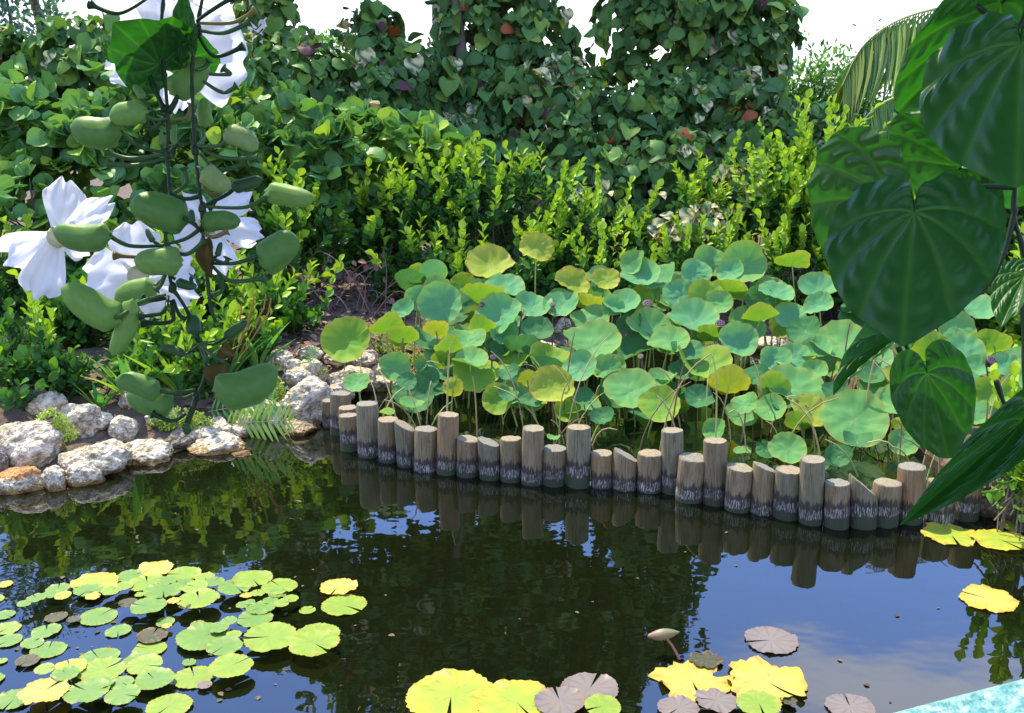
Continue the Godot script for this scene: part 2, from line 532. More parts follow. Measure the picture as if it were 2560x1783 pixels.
func one_post(c: Vector3, r: float, top: float, slant: float, look: int, n: int):
	var hw := "tall" if top > 0.26 else ("short" if top < 0.16 else "middling")
	var tones := ["grey-brown", "greenish grey", "straw-coloured", "grey-brown", "greenish grey", "weathered grey", "reddish brown", "reddish brown", "reddish brown"]
	var cut := " with slanted top" if slant > 0.01 else " with level cut top"
	var o := thing("wooden_post", c, "%s %s log post%s, %s counted from the rocks" % [hw, tones[look], cut, ORD[n]], "post", "log posts along the pond edge")
	o.rotation = Vector3(rf(-0.04, 0.04), 0, rf(-0.05, 0.05))
	var seg := 22
	var hs := [-0.5, -0.1, 0.0, 0.02, 0.06, top * 0.5, top * 0.8, top - 0.006, top]
	var p := PackedVector3Array()
	var uvs := PackedVector2Array()
	var u0 := rf(0, 1)
	var kx := rf(0, 99)
	var dv := rf(-0.03, 0.02)
	for k in hs.size():
		for s in seg + 1:
			var a := TAU * s / seg
			var d := Vector3(cos(a), 0, sin(a))
			var rr := r * (1.0 + 0.05 * nz.get_noise_3d(d.x * 0.9 + kx, float(hs[k]) * 1.5, d.z * 0.9)) * (1.03 - 0.05 * float(hs[k]))
			if k == hs.size() - 1: rr *= 0.955
			var y: float = hs[k]
			if k >= hs.size() - 3: y -= slant * d.x * (1.0 if k >= hs.size() - 2 else 0.6)
			if k >= hs.size() - 2: y += nz.get_noise_2d(d.x * 2.0 + kx, d.z * 2.0) * 0.004
			p.append(Vector3(d.x * rr, y, d.z * rr))
			uvs.append(Vector2(u0 + float(s) / seg, 1.0 - (float(hs[k]) + dv + 0.06) / 0.56))
	var mb := MB.new()
	mb.grid(p, hs.size(), seg + 1, null, uvs, false)
	put(mb.commit(), "shaft", M.wood[look], o)
	mb = MB.new()
	var last := (hs.size() - 1) * (seg + 1)
	var mid := Vector3(0, top, 0)
	var q := PackedVector3Array()
	var qu := PackedVector2Array()
	var turn := rf(0, TAU)
	for k in 4:
		for s in seg + 1:
			var e := p[last + s]
			var w := mid.lerp(e, k / 3.0)
			w.y += nz.get_noise_2d(w.x * 60.0 + kx, w.z * 60.0) * 0.002 * (1.0 - k / 3.0)
			q.append(w)
			qu.append(Vector2(0.5, 0.5) + Vector2(w.x, w.z).rotated(turn) / (r * 2.05))
	mb.grid(q, 4, seg + 1, null, qu, true)
	put(mb.commit(), "cut_top", M.endgrain[n % 3], o)

# ---------------------------------------------------------------- rocks
func ico(sub: int) -> Array:
	var t := (1.0 + sqrt(5.0)) / 2.0
	var vs := []
	for q in [[-1, t, 0], [1, t, 0], [-1, -t, 0], [1, -t, 0], [0, -1, t], [0, 1, t], [0, -1, -t], [0, 1, -t], [t, 0, -1], [t, 0, 1], [-t, 0, -1], [-t, 0, 1]]:
		vs.append(Vector3(q[0], q[1], q[2]).normalized())
	var f := [0, 11, 5, 0, 5, 1, 0, 1, 7, 0, 7, 10, 0, 10, 11, 1, 5, 9, 5, 11, 4, 11, 10, 2, 10, 7, 6, 7, 1, 8, 3, 9, 4, 3, 4, 2, 3, 2, 6, 3, 6, 8, 3, 8, 9, 4, 9, 5, 2, 4, 11, 6, 2, 10, 8, 6, 7, 9, 8, 1]
	for s in sub:
		var mids := {}
		var g := []
		for k in range(0, f.size(), 3):
			var m := []
			for e in 3:
				var a: int = f[k + e]
				var b: int = f[k + (e + 1) % 3]
				var key := mini(a, b) * 100000 + maxi(a, b)
				if not mids.has(key):
					mids[key] = vs.size()
					vs.append((vs[a] + vs[b]).normalized())
				m.append(mids[key])
			g.append_array([f[k], m[0], m[2], f[k + 1], m[1], m[0], f[k + 2], m[2], m[1], m[0], m[1], m[2]])
		f = g
	return [PackedVector3Array(vs), f]

func rocks():
	# middle x, y, width, height in the photograph's pixels; how high the base lies; words
	var L := []
	for a in [[285, 570, 215, 190, "angular pale limestone rock standing above mossy boulder"], [485, 655, 240, 230, "grey-white limestone rock behind yellow moss clump"], [160, 800, 400, 270, "largest pale limestone boulder with yellow moss on its shoulder"], [570, 870, 350, 200, "wedge-shaped limestone rock running down into the water"], [890, 850, 330, 160, "low pitted limestone rock with dark holes at the waterline"], [1290, 805, 300, 140, "low grey rock under the arching fern frond"], [130, 1025, 260, 200, "pale rock with an orange-brown patch on top"], [330, 1015, 150, 180, "small knobbly rock wedged beside orange-topped rock"], [505, 990, 215, 185, "white angular rock sloping into brown shallows"], [745, 705, 160, 170, "white rock half hidden behind strappy plants"], [1565, 640, 240, 240, "white rock with flat face behind fern frond"], [1830, 530, 300, 290, "large craggy limestone boulder beside log posts"], [1800, 695, 250, 120, "brownish wet rock at the waterline below craggy boulder"], [1745, 340, 135, 120, "rounded grey rock at the back of the rock heap"], [1860, 250, 150, 120, "grey rock topmost of the heap by the leaf litter"], [1865, 365, 170, 160, "pitted grey rock grown with tiny ferns"], [1990, 275, 150, 90, "flat pale rock beside leaf litter"], [2090, 400, 270, 140, "pinkish limestone boulder behind first log posts"], [2020, 480, 180, 130, "pinkish rounded rock touching the first log posts"], [2150, 300, 130, 100, "small grey rock under the lime lotus leaf"], [1590, 300, 110, 90, "small mossy rock behind the hanging vine bud"], [-40, 900, 160, 160, "grey rock shaded by dark undergrowth"], [1300, 700, 180, 130, "grey rock in the gap between fern and boulder"], [1080, 760, 160, 120, "dark small rock tucked below the ferns"], [1450, 860, 120, 60, "little brown rock awash at the waterline"], [20, 1060, 120, 150, "grey rock cut by water beside orange-topped rock"]]:
		L.append([a[0] * 0.4181, 780 + a[1] * 0.4181, a[2] * 0.4181, a[3] * 0.4181, a[4]])
	for a in [[400, 905, 210, 130, "pale rock behind the tall third post"], [60, 1060, 90, 170, "brownish rock leaning on the first post"], [340, 745, 100, 100, "white stone beside the yellow-green fern patch"], [610, 930, 160, 120, "grey rock between lotus stalks"], [860, 800, 130, 80, "cream rock behind round lotus leaves"], [1480, 560, 120, 110, "mossy grey rock under the lotus leaves"]]:
		L.append([780 + a[0] * 0.4253, 580 + a[1] * 0.4253, a[2] * 0.4253, a[3] * 0.4253, a[4]])
	for a in [[1925, 868, 90, 50, "flat pale stone on the far bank behind lotus"], [1968, 845, 55, 50, "small round stone on the far bank behind lotus"], [2515, 1235, 130, 190, "dark rock at the end of the log posts"], [2600, 1180, 140, 160, "dark rock past the last log post"], [95, 985, 60, 50, "small pale stone on the dark path behind largest boulder"], [330, 1000, 70, 60, "pale stone behind the wedge-shaped rock"], [405, 1040, 70, 50, "stone pressed between wedge-shaped and pitted rocks"], [250, 1055, 60, 55, "stone below the yellow moss clump"], [640, 1055, 90, 55, "pale stone hidden under the fern fronds"], [585, 1085, 60, 40, "small wet stone at the water's edge below fern"], [690, 1050, 70, 50, "stone at the foot of the craggy boulder"], [745, 945, 70, 50, "round stone above the craggy boulder"], [700, 900, 60, 50, "pale stone at the heap's upper end"], [860, 955, 90, 60, "rounded white stone behind the second post"], [905, 905, 80, 55, "white stone beside pinkish boulder"], [640, 880, 60, 45, "mossy pale stone under the rusty spikes"], [960, 935, 90, 50, "cream stone at the lotus water's edge"], [520, 1080, 80, 45, "low wet stone below the moss mat"], [2215, 880, 110, 50, "grey stone showing between lotus leaves on far bank"], [1350, 880, 90, 60, "stone shaded by lotus on the far bank"], [1150, 905, 110, 60, "low stone at the lotus bank edge"]]: L.append(a)
	var base: Array = ico(4)
	rng.seed = 33
	var cell := FastNoiseLite.new()
	cell.noise_type = FastNoiseLite.TYPE_CELLULAR
	cell.cellular_return_type = FastNoiseLite.RETURN_DISTANCE
	cell.frequency = 1.0
	for k in L.size():
		var a: Array = L[k]
		var foot := ground_hit(a[0], a[1] + a[3] * 0.42)
		var d := to_px(foot).z
		var w: float = a[2] * d / FOCAL * 0.5
		var h: float = a[3] * d / FOCAL * 0.5 * 1.08
		w *= 1.06
		var c := atd(a[0], a[1] + a[3] * 0.04, d + w * 0.35)
		var dep := w * rf(0.75, 0.95)
		var off := rv() * 50.0
		cell.seed = k
		var vs := PackedVector3Array()
		var cols := PackedColorArray()
		var warm: bool = "pinkish" in a[4]
		var brown: bool = "brownish" in a[4] or "little brown" in a[4]
		var darkr: bool = "dark" in a[4] and not "holes" in a[4]
		var tilt := Basis(Vector3.UP, rf(0, TAU)) * Basis(Vector3.RIGHT, rf(-0.25, 0.25))
		var cuts := []
		for q in 6: cuts.append([rv(), rf(0.62, 0.86)])
		for p: Vector3 in base[0]:
			var q := p
			var rr := 1.0
			for u in cuts:                                   # broken faces
				var dt: float = q.dot(u[0])
				if dt > u[1]: rr = minf(rr, lerpf(1.0, u[1] / dt, 0.9))
			rr *= 1.0 + 0.16 * nz.get_noise_3dv(q * 1.1 + off)
			var pit := cell.get_noise_3dv(q * 3.2 + off)
			rr += 0.05 * nz.get_noise_3dv(q * 4.5 + off) + 0.045 * nz.get_noise_3dv(q * 11.0 + off) + 0.05 * pit
			var s := tilt * (q * rr)
			var sz := 1.0 / 0.92
			vs.append(Vector3(s.x * w, s.y * h, s.z * dep) * sz)
			var tone := Color(0.98, 0.9, 0.76)
			if warm: tone = Color(1.0, 0.86, 0.74)
			if brown: tone = Color(0.62, 0.5, 0.34)
			if darkr: tone = Color(0.34, 0.31, 0.27)
			var above := c.y + s.y * h * sz + nz.get_noise_3dv(q * 5.0 + off) * 0.02
			if above < 0.025: tone = tone * Color(0.5, 0.36, 0.17)        # algae and silt below the high-water mark
			elif "orange-brown patch" in a[4] and s.y > 0.5 + nz.get_noise_3dv(q * 4.0) * 0.2: tone = Color(0.75, 0.38, 0.14)
			elif nz.get_noise_3dv(q * 2.2 - off) > 0.2: tone = tone * Color(0.62, 0.6, 0.52)
			cols.append(tone)
		var mb := MB.new()
		mb.v = vs
		mb.c = cols
		var f := PackedInt32Array(base[1])
		for t in range(0, f.size(), 3):
			var sw := f[t + 1]
			f[t + 1] = f[t + 2]
			f[t + 2] = sw
		mb.i = f
		var o := put(mb.commit(), "limestone_rock", M.lime, null, Transform3D(Basis(), c))
		tag(o, a[4], "rock", "rocks edging the pond")

# ---------------------------------------------------------------- white boarded pillars in the hedge
func pillars():
	var bm := BoxMesh.new()
	for a in [[652, 9.3, 46, 2.95, "white boarded pillar showing beside hanging creeper leaves"], [1104, 9.8, 40, 3.1, "white boarded pillar almost hidden by tall broad-leaved tree"]]:
		var p := atd(a[0], 200, a[1])
		var w: float = a[2] * a[1] / FOCAL
		var g := ground_h(p.x, p.z)
		var o := thing("boarded_pillar", Vector3(p.x, g, p.z), a[4], "pillar", "white pillars in the hedge")
		var core := BoxMesh.new()
		core.size = Vector3(w * 0.9, a[3], w * 0.9)
		put(core, "core", M.white, o, Transform3D(Basis(), Vector3(0, float(a[3]) * 0.5, 0)))
		var bd := BoxMesh.new()
		bd.size = Vector3(w, 0.05, w)
		var y := 0.03
		while y < float(a[3]):
			put(bd, "board", M.white, o, Transform3D(Basis(Vector3.RIGHT, 0.0), Vector3(0, y, 0)))
			y += 0.056

# ---------------------------------------------------------------- leaves
func leaf_mesh(shape: String, wide: float, cup: float, curl: float, seed_: int, rows := 5) -> ArrayMesh:
	# base at the origin, midrib along +y with length 1, blade facing +z
	var p := PackedVector3Array()
	var c := PackedColorArray()
	var n := FastNoiseLite.new()
	n.seed = seed_
	n.frequency = 1.0
	for k in rows + 1:
		var t := float(k) / rows
		var hw := 0.0
		var sweep := 0.0
		match shape:
			"heart":
				hw = [0.34, 0.55, 0.56, 0.45, 0.26, 0.0][k] if rows == 5 else sin(PI * pow(t, 0.6))
				sweep = [0.16, 0.06, 0.0, 0.0, 0.0, 0.0][k] if rows == 5 else 0.0
			"round":
				hw = 0.52 * sqrt(maxf(0.0, 1.0 - pow(2.0 * t - 1.0, 2.0)))
				if k == 0: hw = 0.16
			"obovate":
				hw = 0.5 * pow(sin(PI * pow(t * 0.94 + 0.03, 1.25)), 0.75)
			"oval":
				hw = 0.5 * pow(sin(PI * (t * 0.96 + 0.02)), 0.8)
			"lance":
				hw = 0.5 * sin(PI * pow(t * 0.97 + 0.02, 0.75))
		hw *= wide * (1.0 + 0.12 * n.get_noise_2d(t * 3.0, 4.0))
		for s in 5:
			var f := (s - 2) / 2.0
			var z := cup * hw * f * f - curl * t * t * 0.35 + 0.05 * n.get_noise_2d(t * 2.2 + 3.0, f * 1.5) * wide
			p.append(Vector3(f * hw, t - sweep * absf(f) - curl * curl * t * t * 0.1, z))
			var b := 0.92 + 0.22 * n.get_noise_2d(t * 4.0, f * 3.0 + 9.0)
			c.append(Color(b * 1.12, b * 1.1, b) if s == 2 else Color(b, b, b))
	var mb := MB.new()
	mb.grid(p, rows + 1, 5, c, null, false)
	return mb.commit()

func variegated(src: ArrayMesh, seed_: int) -> ArrayMesh:
	var a := src.surface_get_arrays(0)
	var c: PackedColorArray = a[Mesh.ARRAY_COLOR]
	var r := RandomNumberGenerator.new()
	r.seed = seed_
	for k in c.size(): c[k] = Color(0.58, 0.5, 0.27) if r.randf() < 0.72 or k % 5 in [0, 4] and r.randf() < 0.6 else Color(0.04, 0.12, 0.05)
	a[Mesh.ARRAY_COLOR] = c
	var m := ArrayMesh.new()
	m.add_surface_from_arrays(Mesh.PRIMITIVE_TRIANGLES, a)
	return m

var LM := {}
var PAL := {}
var tint_mats := {}
func tinted(base: String, col: Color) -> StandardMaterial3D:
	var key := base + col.to_html()
	if not tint_mats.has(key):
		var m: StandardMaterial3D = M[base].duplicate()
		m.albedo_color = Color(col.r, col.g, col.b).linear_to_srgb()
		tint_mats[key] = m
	return tint_mats[key]

func species_setup():
	LM.hib = [leaf_mesh("heart", 1.0, 0.5, 0.6, 1), leaf_mesh("heart", 0.8, 0.9, 1.0, 2), leaf_mesh("round", 1.1, -0.35, 0.5, 3, 6)]
	LM.grape = [leaf_mesh("round", 1.1, 0.3, 0.15, 4, 6), leaf_mesh("round", 1.0, 0.55, 0.3, 5, 6), leaf_mesh("round", 1.18, -0.15, 0.2, 6, 6)]
	LM.coco = [leaf_mesh("obovate", 0.74, 0.4, 0.25, 7), leaf_mesh("obovate", 0.66, 0.7, 0.45, 8), leaf_mesh("oval", 0.72, 0.3, 0.2, 9)]
	LM.fine = [leaf_mesh("oval", 0.5, 0.3, 0.3, 10, 3), leaf_mesh("oval", 0.42, 0.3, 0.5, 11, 3)]
	LM.cream = variegated(LM.hib[0], 5)
	PAL.hib = [Color(0.055, 0.125, 0.036), Color(0.07, 0.16, 0.042), Color(0.09, 0.2, 0.048), Color(0.125, 0.245, 0.05), Color(0.18, 0.29, 0.045), Color(0.10, 0.04, 0.045), Color(0.30, 0.085, 0.03), Color(0.4, 0.34, 0.16)]
	PAL.grape = [Color(0.07, 0.185, 0.055), Color(0.1, 0.25, 0.065), Color(0.135, 0.3, 0.065), Color(0.19, 0.36, 0.06), Color(0.3, 0.45, 0.05), Color(0.30, 0.15, 0.05)]
	PAL.coco = [Color(0.035, 0.115, 0.024), Color(0.05, 0.16, 0.026), Color(0.08, 0.22, 0.028), Color(0.14, 0.31, 0.025), Color(0.23, 0.42, 0.022), Color(0.32, 0.48, 0.03)]
	PAL.fine = [Color(0.08, 0.22, 0.04), Color(0.12, 0.3, 0.04), Color(0.18, 0.38, 0.05), Color(0.06, 0.16, 0.04), Color(0.7, 0.7, 0.6)]
	PAL.blue = [Color(0.05, 0.14, 0.08), Color(0.08, 0.18, 0.12), Color(0.1, 0.22, 0.14), Color(0.06, 0.15, 0.1), Color(0.12, 0.24, 0.12)]

func pick(w: Array) -> int:
	var s := 0.0
	for a in w: s += a
	var r := rng.randf() * s
	for k in w.size():
		r -= w[k]
		if r <= 0.0: return k
	return w.size() - 1

# blobs: [px, py, depth, half-width px, half-height px]; a shrub fills them with leafy twigs
func shrub(called: String, label: String, category: String, group: String, kind: String, blobs: Array, per_m2: float, weights: Array, seed_: int, size := 1.0, tips := 0.0):
	rng.seed = seed_
	var cs := []
	var low := 1e9
	var basep := Vector3.ZERO
	for b in blobs:
		var dep: float = minf(b[2], to_px(ground_hit(b[0], b[1] + b[4] * 0.8)).z) if b[1] > 700 else float(b[2])
		var c := atd(b[0], b[1], dep)
		var rx: float = b[3] * dep / FOCAL
		var ry: float = b[4] * dep / FOCAL
		var rz := clampf((rx + ry) * 0.42, 0.15, 0.6)
		cs.append([c, Vector3(rx, ry, rz)])
		basep += c / blobs.size()
	basep.y = ground_h(basep.x, basep.z)
	var o := thing(called, basep, label, category, group)
	var inv := -basep
	var mesh_key: String = "fine" if kind == "blue" else kind
	var items := []       # [transform, mesh number, colour number]
	var twig := MB.new()
	for q in cs:
		var c: Vector3 = q[0]
		var r: Vector3 = q[1]
		var area := 4.0 * (r.x * r.y + r.x * r.z + r.y * r.z)
		var count := maxi(8, int(area * per_m2))
		for k in count:
			var d := rv()
			if d.z < -0.35 and rng.randf() < 0.75: d.z = -d.z
			var lump := 1.0 + 0.42 * nz.get_noise_3dv((c + d * r) * 1.7) + 0.2 * nz.get_noise_3dv((c + d * r) * 6.0)
			var shell := pow(rng.randf(), 0.33) * 1.02
			if rng.randf() < 0.1: shell = rf(1.05, 1.32)
			var p := c + d * r * lump * shell
			if p.y < ground_h(p.x, p.z) + 0.03: continue
			if kind == "coco" and nz.get_noise_3dv(p * 2.1) < -0.14: continue
			var outw := Vector3(d.x / r.x, d.y / r.y, d.z / r.z).normalized()
			var root := p.lerp(c, 0.35) + Vector3(0, -0.04, 0)
			var tone := pick(weights)
			match kind:
				"hib":
					for s in 5 + rng.randi() % 4:
						var dr := (outw * 0.9 + rv() * 0.9 + Vector3(0, 0.15, 0.1)).normalized()
						var mid := (dr * 0.55 + Vector3(0, -0.75, 0) + rv() * 0.45).normalized()
						var nr := (dr * 0.7 + outw * 0.4 + Vector3(0, 0.65, 0.15) + rv() * 0.3)
						var sc := (0.055 + 0.105 * pow(rng.randf(), 1.6)) * size
						items.append([Transform3D(frame(mid, nr).scaled(Vector3(sc, sc, sc)), p + dr * rf(0.04, 0.15) * size), rng.randi() % 3, tone if rng.randf() < 0.5 else pick(weights)])
				"grape":
					for s in 4 + rng.randi() % 4:
						var dr := (outw * 0.8 + rv() * 0.9 + Vector3(0, 0.35, 0.1)).normalized()
						var mid := (dr * 0.9 + rv() * 0.5).normalized()
						var nr := (outw * 0.5 + Vector3(0, 0.8, 0.3) + rv() * 0.7)
						var sc := rf(0.08, 0.14) * size
						items.append([Transform3D(frame(mid, nr).scaled(Vector3(sc, sc, sc)), p + dr * rf(0.02, 0.08) * size), rng.randi() % 3, pick(weights)])
				"coco":
					var sd := (outw * Vector3(0.55, 0.3, 0.55) + Vector3(0, 0.75, 0.06) + rv() * 0.4).normalized()
					if rng.randf() < 0.18: sd = (outw * 0.8 + rv() * 0.6 + Vector3(0, 0.1, 0)).normalized()
					var ln := rf(0.14, 0.32) * size
					var side := sd.cross(rv()).normalized()
					var n: int = 7 + rng.randi() % 5
					var p0 := p - sd * ln * 0.6
					var ripe := rng.randf() < tips and d.y > -0.1
					if ripe:
						ln *= 1.7
						p0 += sd * 0.06
						n += 5
					for s in n:
						var t := float(s) / (n - 1)
						var si := side if s % 2 == 0 else -side
						si = (si + rv() * 0.35).normalized()
						var mid := (sd * (0.55 + 0.5 * t) + si * (0.85 - 0.35 * t)).normalized()
						var nr := (sd * 0.8 - si * 0.35 + rv() * 0.25)
						var sc := rf(0.056, 0.09) * size * (1.0 - 0.15 * t)
						var col := pick(weights)
						if ripe and t > 0.45: col = mini(5, 2 + int(t * 3.4) + rng.randi() % 2)
						items.append([Transform3D(frame(mid, nr).scaled(Vector3(sc, sc, sc)), p0 + sd * ln * t), rng.randi() % 3, col])
					twig.tube([inv + p0 - sd * 0.12, inv + p0, inv + p0 + sd * ln], [0.004, 0.003, 0.0015], 4, null, false)
					root = p0
				_:
					for s in 7 + rng.randi() % 4:
						var dr := (outw * 0.7 + rv() + Vector3(0, 0.3, 0)).normalized()
						var nr := (outw * 0.5 + Vector3(0, 0.6, 0.2) + rv() * 0.6)
						var sc := rf(0.04, 0.075) * size
						items.append([Transform3D(frame(dr, nr).scaled(Vector3(sc, sc, sc)), p + dr * rf(0.0, 0.16) * size), rng.randi() % 2, pick(weights)])
			if rng.randf() < 0.5:
				twig.tube([inv + root.lerp(c, 0.3), inv + root.lerp(p, 0.4) + rv() * 0.03, inv + p], [0.007, 0.005, 0.002], 4, null, false)
		# a branch that carries this mass
		var gb := Vector3(lerpf(basep.x, c.x, 0.6), 0, lerpf(basep.z, c.z, 0.6) - r.z * 0.3)
		gb.y = ground_h(gb.x, gb.z) - 0.05
		if c.y > 2.4 and cs.find(q) > 0: gb = cs[cs.find(q) - 1][0]
		var br := MB.new()
		var pts := bez(gb + inv, Vector3(lerpf(gb.x, c.x, 0.2), lerpf(gb.y, c.y, 0.6), gb.z) + inv + rv() * 0.1, c + inv + Vector3(0, r.y * 0.3, 0), 7)
		var th := clampf((c.y + r.y) * 0.012, 0.008, 0.05)
		br.tube(pts, [th * 1.4, th * 1.2, th, th * 0.9, th * 0.75, th * 0.6, th * 0.3], 7, null, false)
		put(br.commit(), "branch", M.bark, o)
	put(twig.commit(), "twigs", M.stem, o).set_meta("kind", "stuff")
	# the leaves that show largest become parts of their own
	var key := []
	for k in items.size():
		var s: Vector3 = to_px(items[k][0].origin)
		var inside: bool = s.x > -20 and s.x < 2580 and s.y > -20 and s.y < 1780
		key.append([s.z + (0.0 if inside else 100.0) + rng.randf() * 0.12, k])
	key.sort_custom(func(a, b): return a[0] < b[0])
	var mats: String = "hib" if kind == "hib" else "leaf"
	var single := 0
	var rest := {}
	for e in key:
		var it: Array = items[e[1]]
		var xf: Transform3D = it[0]
		xf.origin += inv
		var cream: bool = kind == "hib" and it[2] == 7
		if single < 295 and e[0] < 90.0:
			single += 1
			put(LM.cream if cream else LM[mesh_key][it[1]], "leaf", M[mats] if cream else tinted(mats, PAL[kind][it[2]]), o, xf)
		else:
			var mk := 9 if cream else int(it[1])
			if not rest.has(mk): rest[mk] = [[], []]
			rest[mk][0].append(xf)
			var v := rf(0.82, 1.18)
			rest[mk][1].append(Color(1, 1, 1) if cream else Color(PAL[kind][it[2]].r * v, PAL[kind][it[2]].g * v, PAL[kind][it[2]].b * v))
	for mk in rest: multi(LM.cream if mk == 9 else LM[mesh_key][mk], rest[mk][0], rest[mk][1], M[mats], "foliage", o)

func shrubs():
	species_setup()
	var HW := [3.5, 4.0, 4.0, 3.0, 1.6, 0.35, 0.1, 0.5]
	var HV := [3.5, 4.0, 3.0, 2.5, 1.6, 0.4, 0.12, 1.5]
	var g1 := "broad-leaved hibiscus trees and shrubs of the bank"
	shrub("hibiscus_tree", "tallest dark heart-leaved tree above the lotus, beside the sky gap", "tree", g1, "hib", [[1250, 130, 9.0, 150, 190], [1255, -220, 9.0, 175, 230], [1210, -600, 9.1, 190, 240], [1170, 330, 8.8, 160, 130], [1040, -420, 9.0, 150, 220], [1380, -600, 9.0, 120, 220], [1420, -300, 9.0, 90, 130], [1440, 215, 9.0, 60, 40]], 52, HW, 101)
	shrub("hibiscus_tree", "dark heart-leaved tree with hanging leaf curtains, nearer the palm", "tree", g1, "hib", [[1705, 70, 9.0, 180, 185], [1660, -300, 9.1, 140, 260], [1540, -640, 9.1, 130, 240], [1880, 90, 8.8, 80, 130], [1620, 310, 8.6, 180, 120], [1820, 280, 8.6, 140, 110]], 52, HW, 102)
	shrub("hibiscus_tree", "slim heart-leaved tree draping over the white boarded pillar", "tree", g1, "hib", [[672, 40, 8.6, 50, 100], [640, -220, 8.7, 110, 170], [780, -330, 8.7, 200, 170], [960, -230, 8.7, 170, 110], [900, -560, 8.8, 200, 200]], 46, HW, 103)
	shrub("hibiscus_shrub", "small dark heart-leaved bush silhouetted on sky beside tallest tree", "shrub", g1, "hib", [[925, 85, 8.8, 55, 55], [960, 180, 8.8, 80, 60]], 52, HW, 104)
	shrub("hibiscus_shrub", "heart-leaved shrub just in front of the white pillar", "shrub", g1, "hib", [[760, 220, 8.0, 110, 100], [900, 270, 8.1, 130, 100], [1050, 250, 8.5, 110, 100]], 56, HV, 105)
	shrub("hibiscus_shrub", "cream-splashed heart-leaved shrub in dark hollow behind lotus", "shrub", g1, "hib", [[1330, 330, 8.2, 150, 110], [1480, 440, 8.0, 150, 110], [1650, 430, 8.0, 150, 110], [1400, 540, 7.8, 180, 90], [1780, 540, 7.8, 110, 80]], 50, HV, 106)
	shrub("hibiscus_shrub", "heart-leaved shrub between dark trees and palm fronds", "shrub", g1, "hib", [[1950, 330, 8.2, 100, 85], [2080, 420, 8.0, 110, 80], [1850, 430, 8.0, 110, 90], [2200, 380, 8.3, 110, 70]], 56, HV, 107)
	shrub("hibiscus_shrub", "heart-leaved shrub topping the hedge behind white flowers", "shrub", g1, "hib", [[230, 150, 7.0, 140, 70], [80, 190, 7.0, 110, 80], [480, 180, 7.3, 130, 85]], 60, [3, 4, 4, 3, 2, 0.5, 0.4, 0.7], 108)
	var GW := [3.0, 4.0, 4.0, 2.5, 1.0, 0.08]
	var g2 := "round-leaved sea grape shrubs of the hedge"
	shrub("sea_grape_shrub", "round-leaved shrub at the hedge end under far blue-green trees", "shrub", g2, "grape", [[60, 330, 6.5, 130, 110], [190, 400, 6.4, 120, 100]], 62, GW, 121)
	shrub("sea_grape_shrub", "round-leaved shrub behind the hanging buds and flowers", "shrub", g2, "grape", [[340, 330, 6.6, 130, 110], [500, 380, 6.6, 130, 110]], 62, GW, 122)
	shrub("sea_grape_shrub", "round-leaved shrub below the white pillar", "shrub", g2, "grape", [[680, 360, 7.0, 120, 100], [800, 420, 6.9, 120, 100]], 62, GW, 123)
	shrub("sea_grape_shrub", "round-leaved shrub with yellowing leaves before the tallest tree", "shrub", g2, "grape", [[960, 380, 7.3, 130, 90], [1110, 420, 7.5, 100, 80]], 62, [3, 4, 4, 3, 2, 0.2], 124)
	shrub("sea_grape_shrub", "round-leaved shrub growing low behind the white flowers", "shrub", g2, "grape", [[90, 570, 6.2, 150, 110], [300, 600, 6.3, 130, 100], [480, 560, 6.4, 120, 110]], 56, GW, 125, 0.85)
	var g3 := "oval-leaved cocoplum bushes with lime shoots"
	shrub("cocoplum_bush", "dark glossy oval-leaved bush over the rock bank", "shrub", g3, "coco", [[60, 740, 5.8, 130, 100], [180, 800, 5.6, 110, 90], [40, 880, 5.5, 100, 60], [200, 900, 5.4, 80, 45], [60, 950, 5.1, 90, 35]], 165, [4, 4, 2, 0.6, 0.1, 0], 131, 0.95, 0.12)
	shrub("cocoplum_bush", "oval-leaved bush behind the strappy bank plants", "shrub", g3, "coco", [[430, 740, 6.0, 150, 90], [590, 720, 6.1, 90, 70], [420, 840, 5.6, 140, 50], [620, 800, 5.8, 90, 45], [330, 900, 5.3, 90, 45], [500, 900, 5.3, 90, 40]], 165, [3, 4, 3, 1, 0.2, 0], 132, 0.95, 0.25)
	shrub("cocoplum_bush", "sparse oval-leaved bush beside the bare leaf litter", "shrub", g3, "coco", [[690, 640, 6.5, 90, 110], [770, 560, 6.7, 90, 90], [730, 790, 6.0, 90, 45]], 140, [2, 3, 4, 2, 0.5, 0.2], 133, 1.05, 0.3)
	shrub("cocoplum_bush", "oval-leaved bush with upright lime shoots over leaf litter", "shrub", g3, "coco", [[1010, 570, 7.0, 110, 90], [900, 600, 7.0, 80, 80], [1060, 490, 7.1, 80, 60], [1020, 690, 6.7, 100, 50]], 165, [4, 4, 2.5, 0.6, 0.1, 0], 134, 1.0, 0.32)
	shrub("cocoplum_bush", "oval-leaved bush with upright lime shoots under tallest tree", "shrub", g3, "coco", [[1230, 580, 7.1, 130, 90], [1180, 500, 7.2, 90, 60], [1330, 540, 7.2, 80, 70], [1230, 700, 6.7, 130, 55]], 165, [4, 4, 2.5, 0.6, 0.1, 0], 135, 1.0, 0.32)
	shrub("cocoplum_bush", "low oval-leaved bush right behind the highest lotus leaves", "shrub", g3, "coco", [[1480, 620, 7.2, 120, 80], [1380, 650, 6.9, 80, 50], [1480, 720, 6.8, 120, 50]], 165, [4, 4, 2.5, 0.6, 0.1, 0], 136, 0.95, 0.25)
	shrub("cocoplum_bush", "oval-leaved bush with lime shoots among cream leaves", "shrub", g3, "coco", [[1690, 570, 7.3, 110, 70], [1760, 510, 7.4, 60, 60], [1730, 680, 6.9, 120, 60]], 150, [2, 3, 4, 2, 0.5, 0.1], 137, 0.95, 0.45)
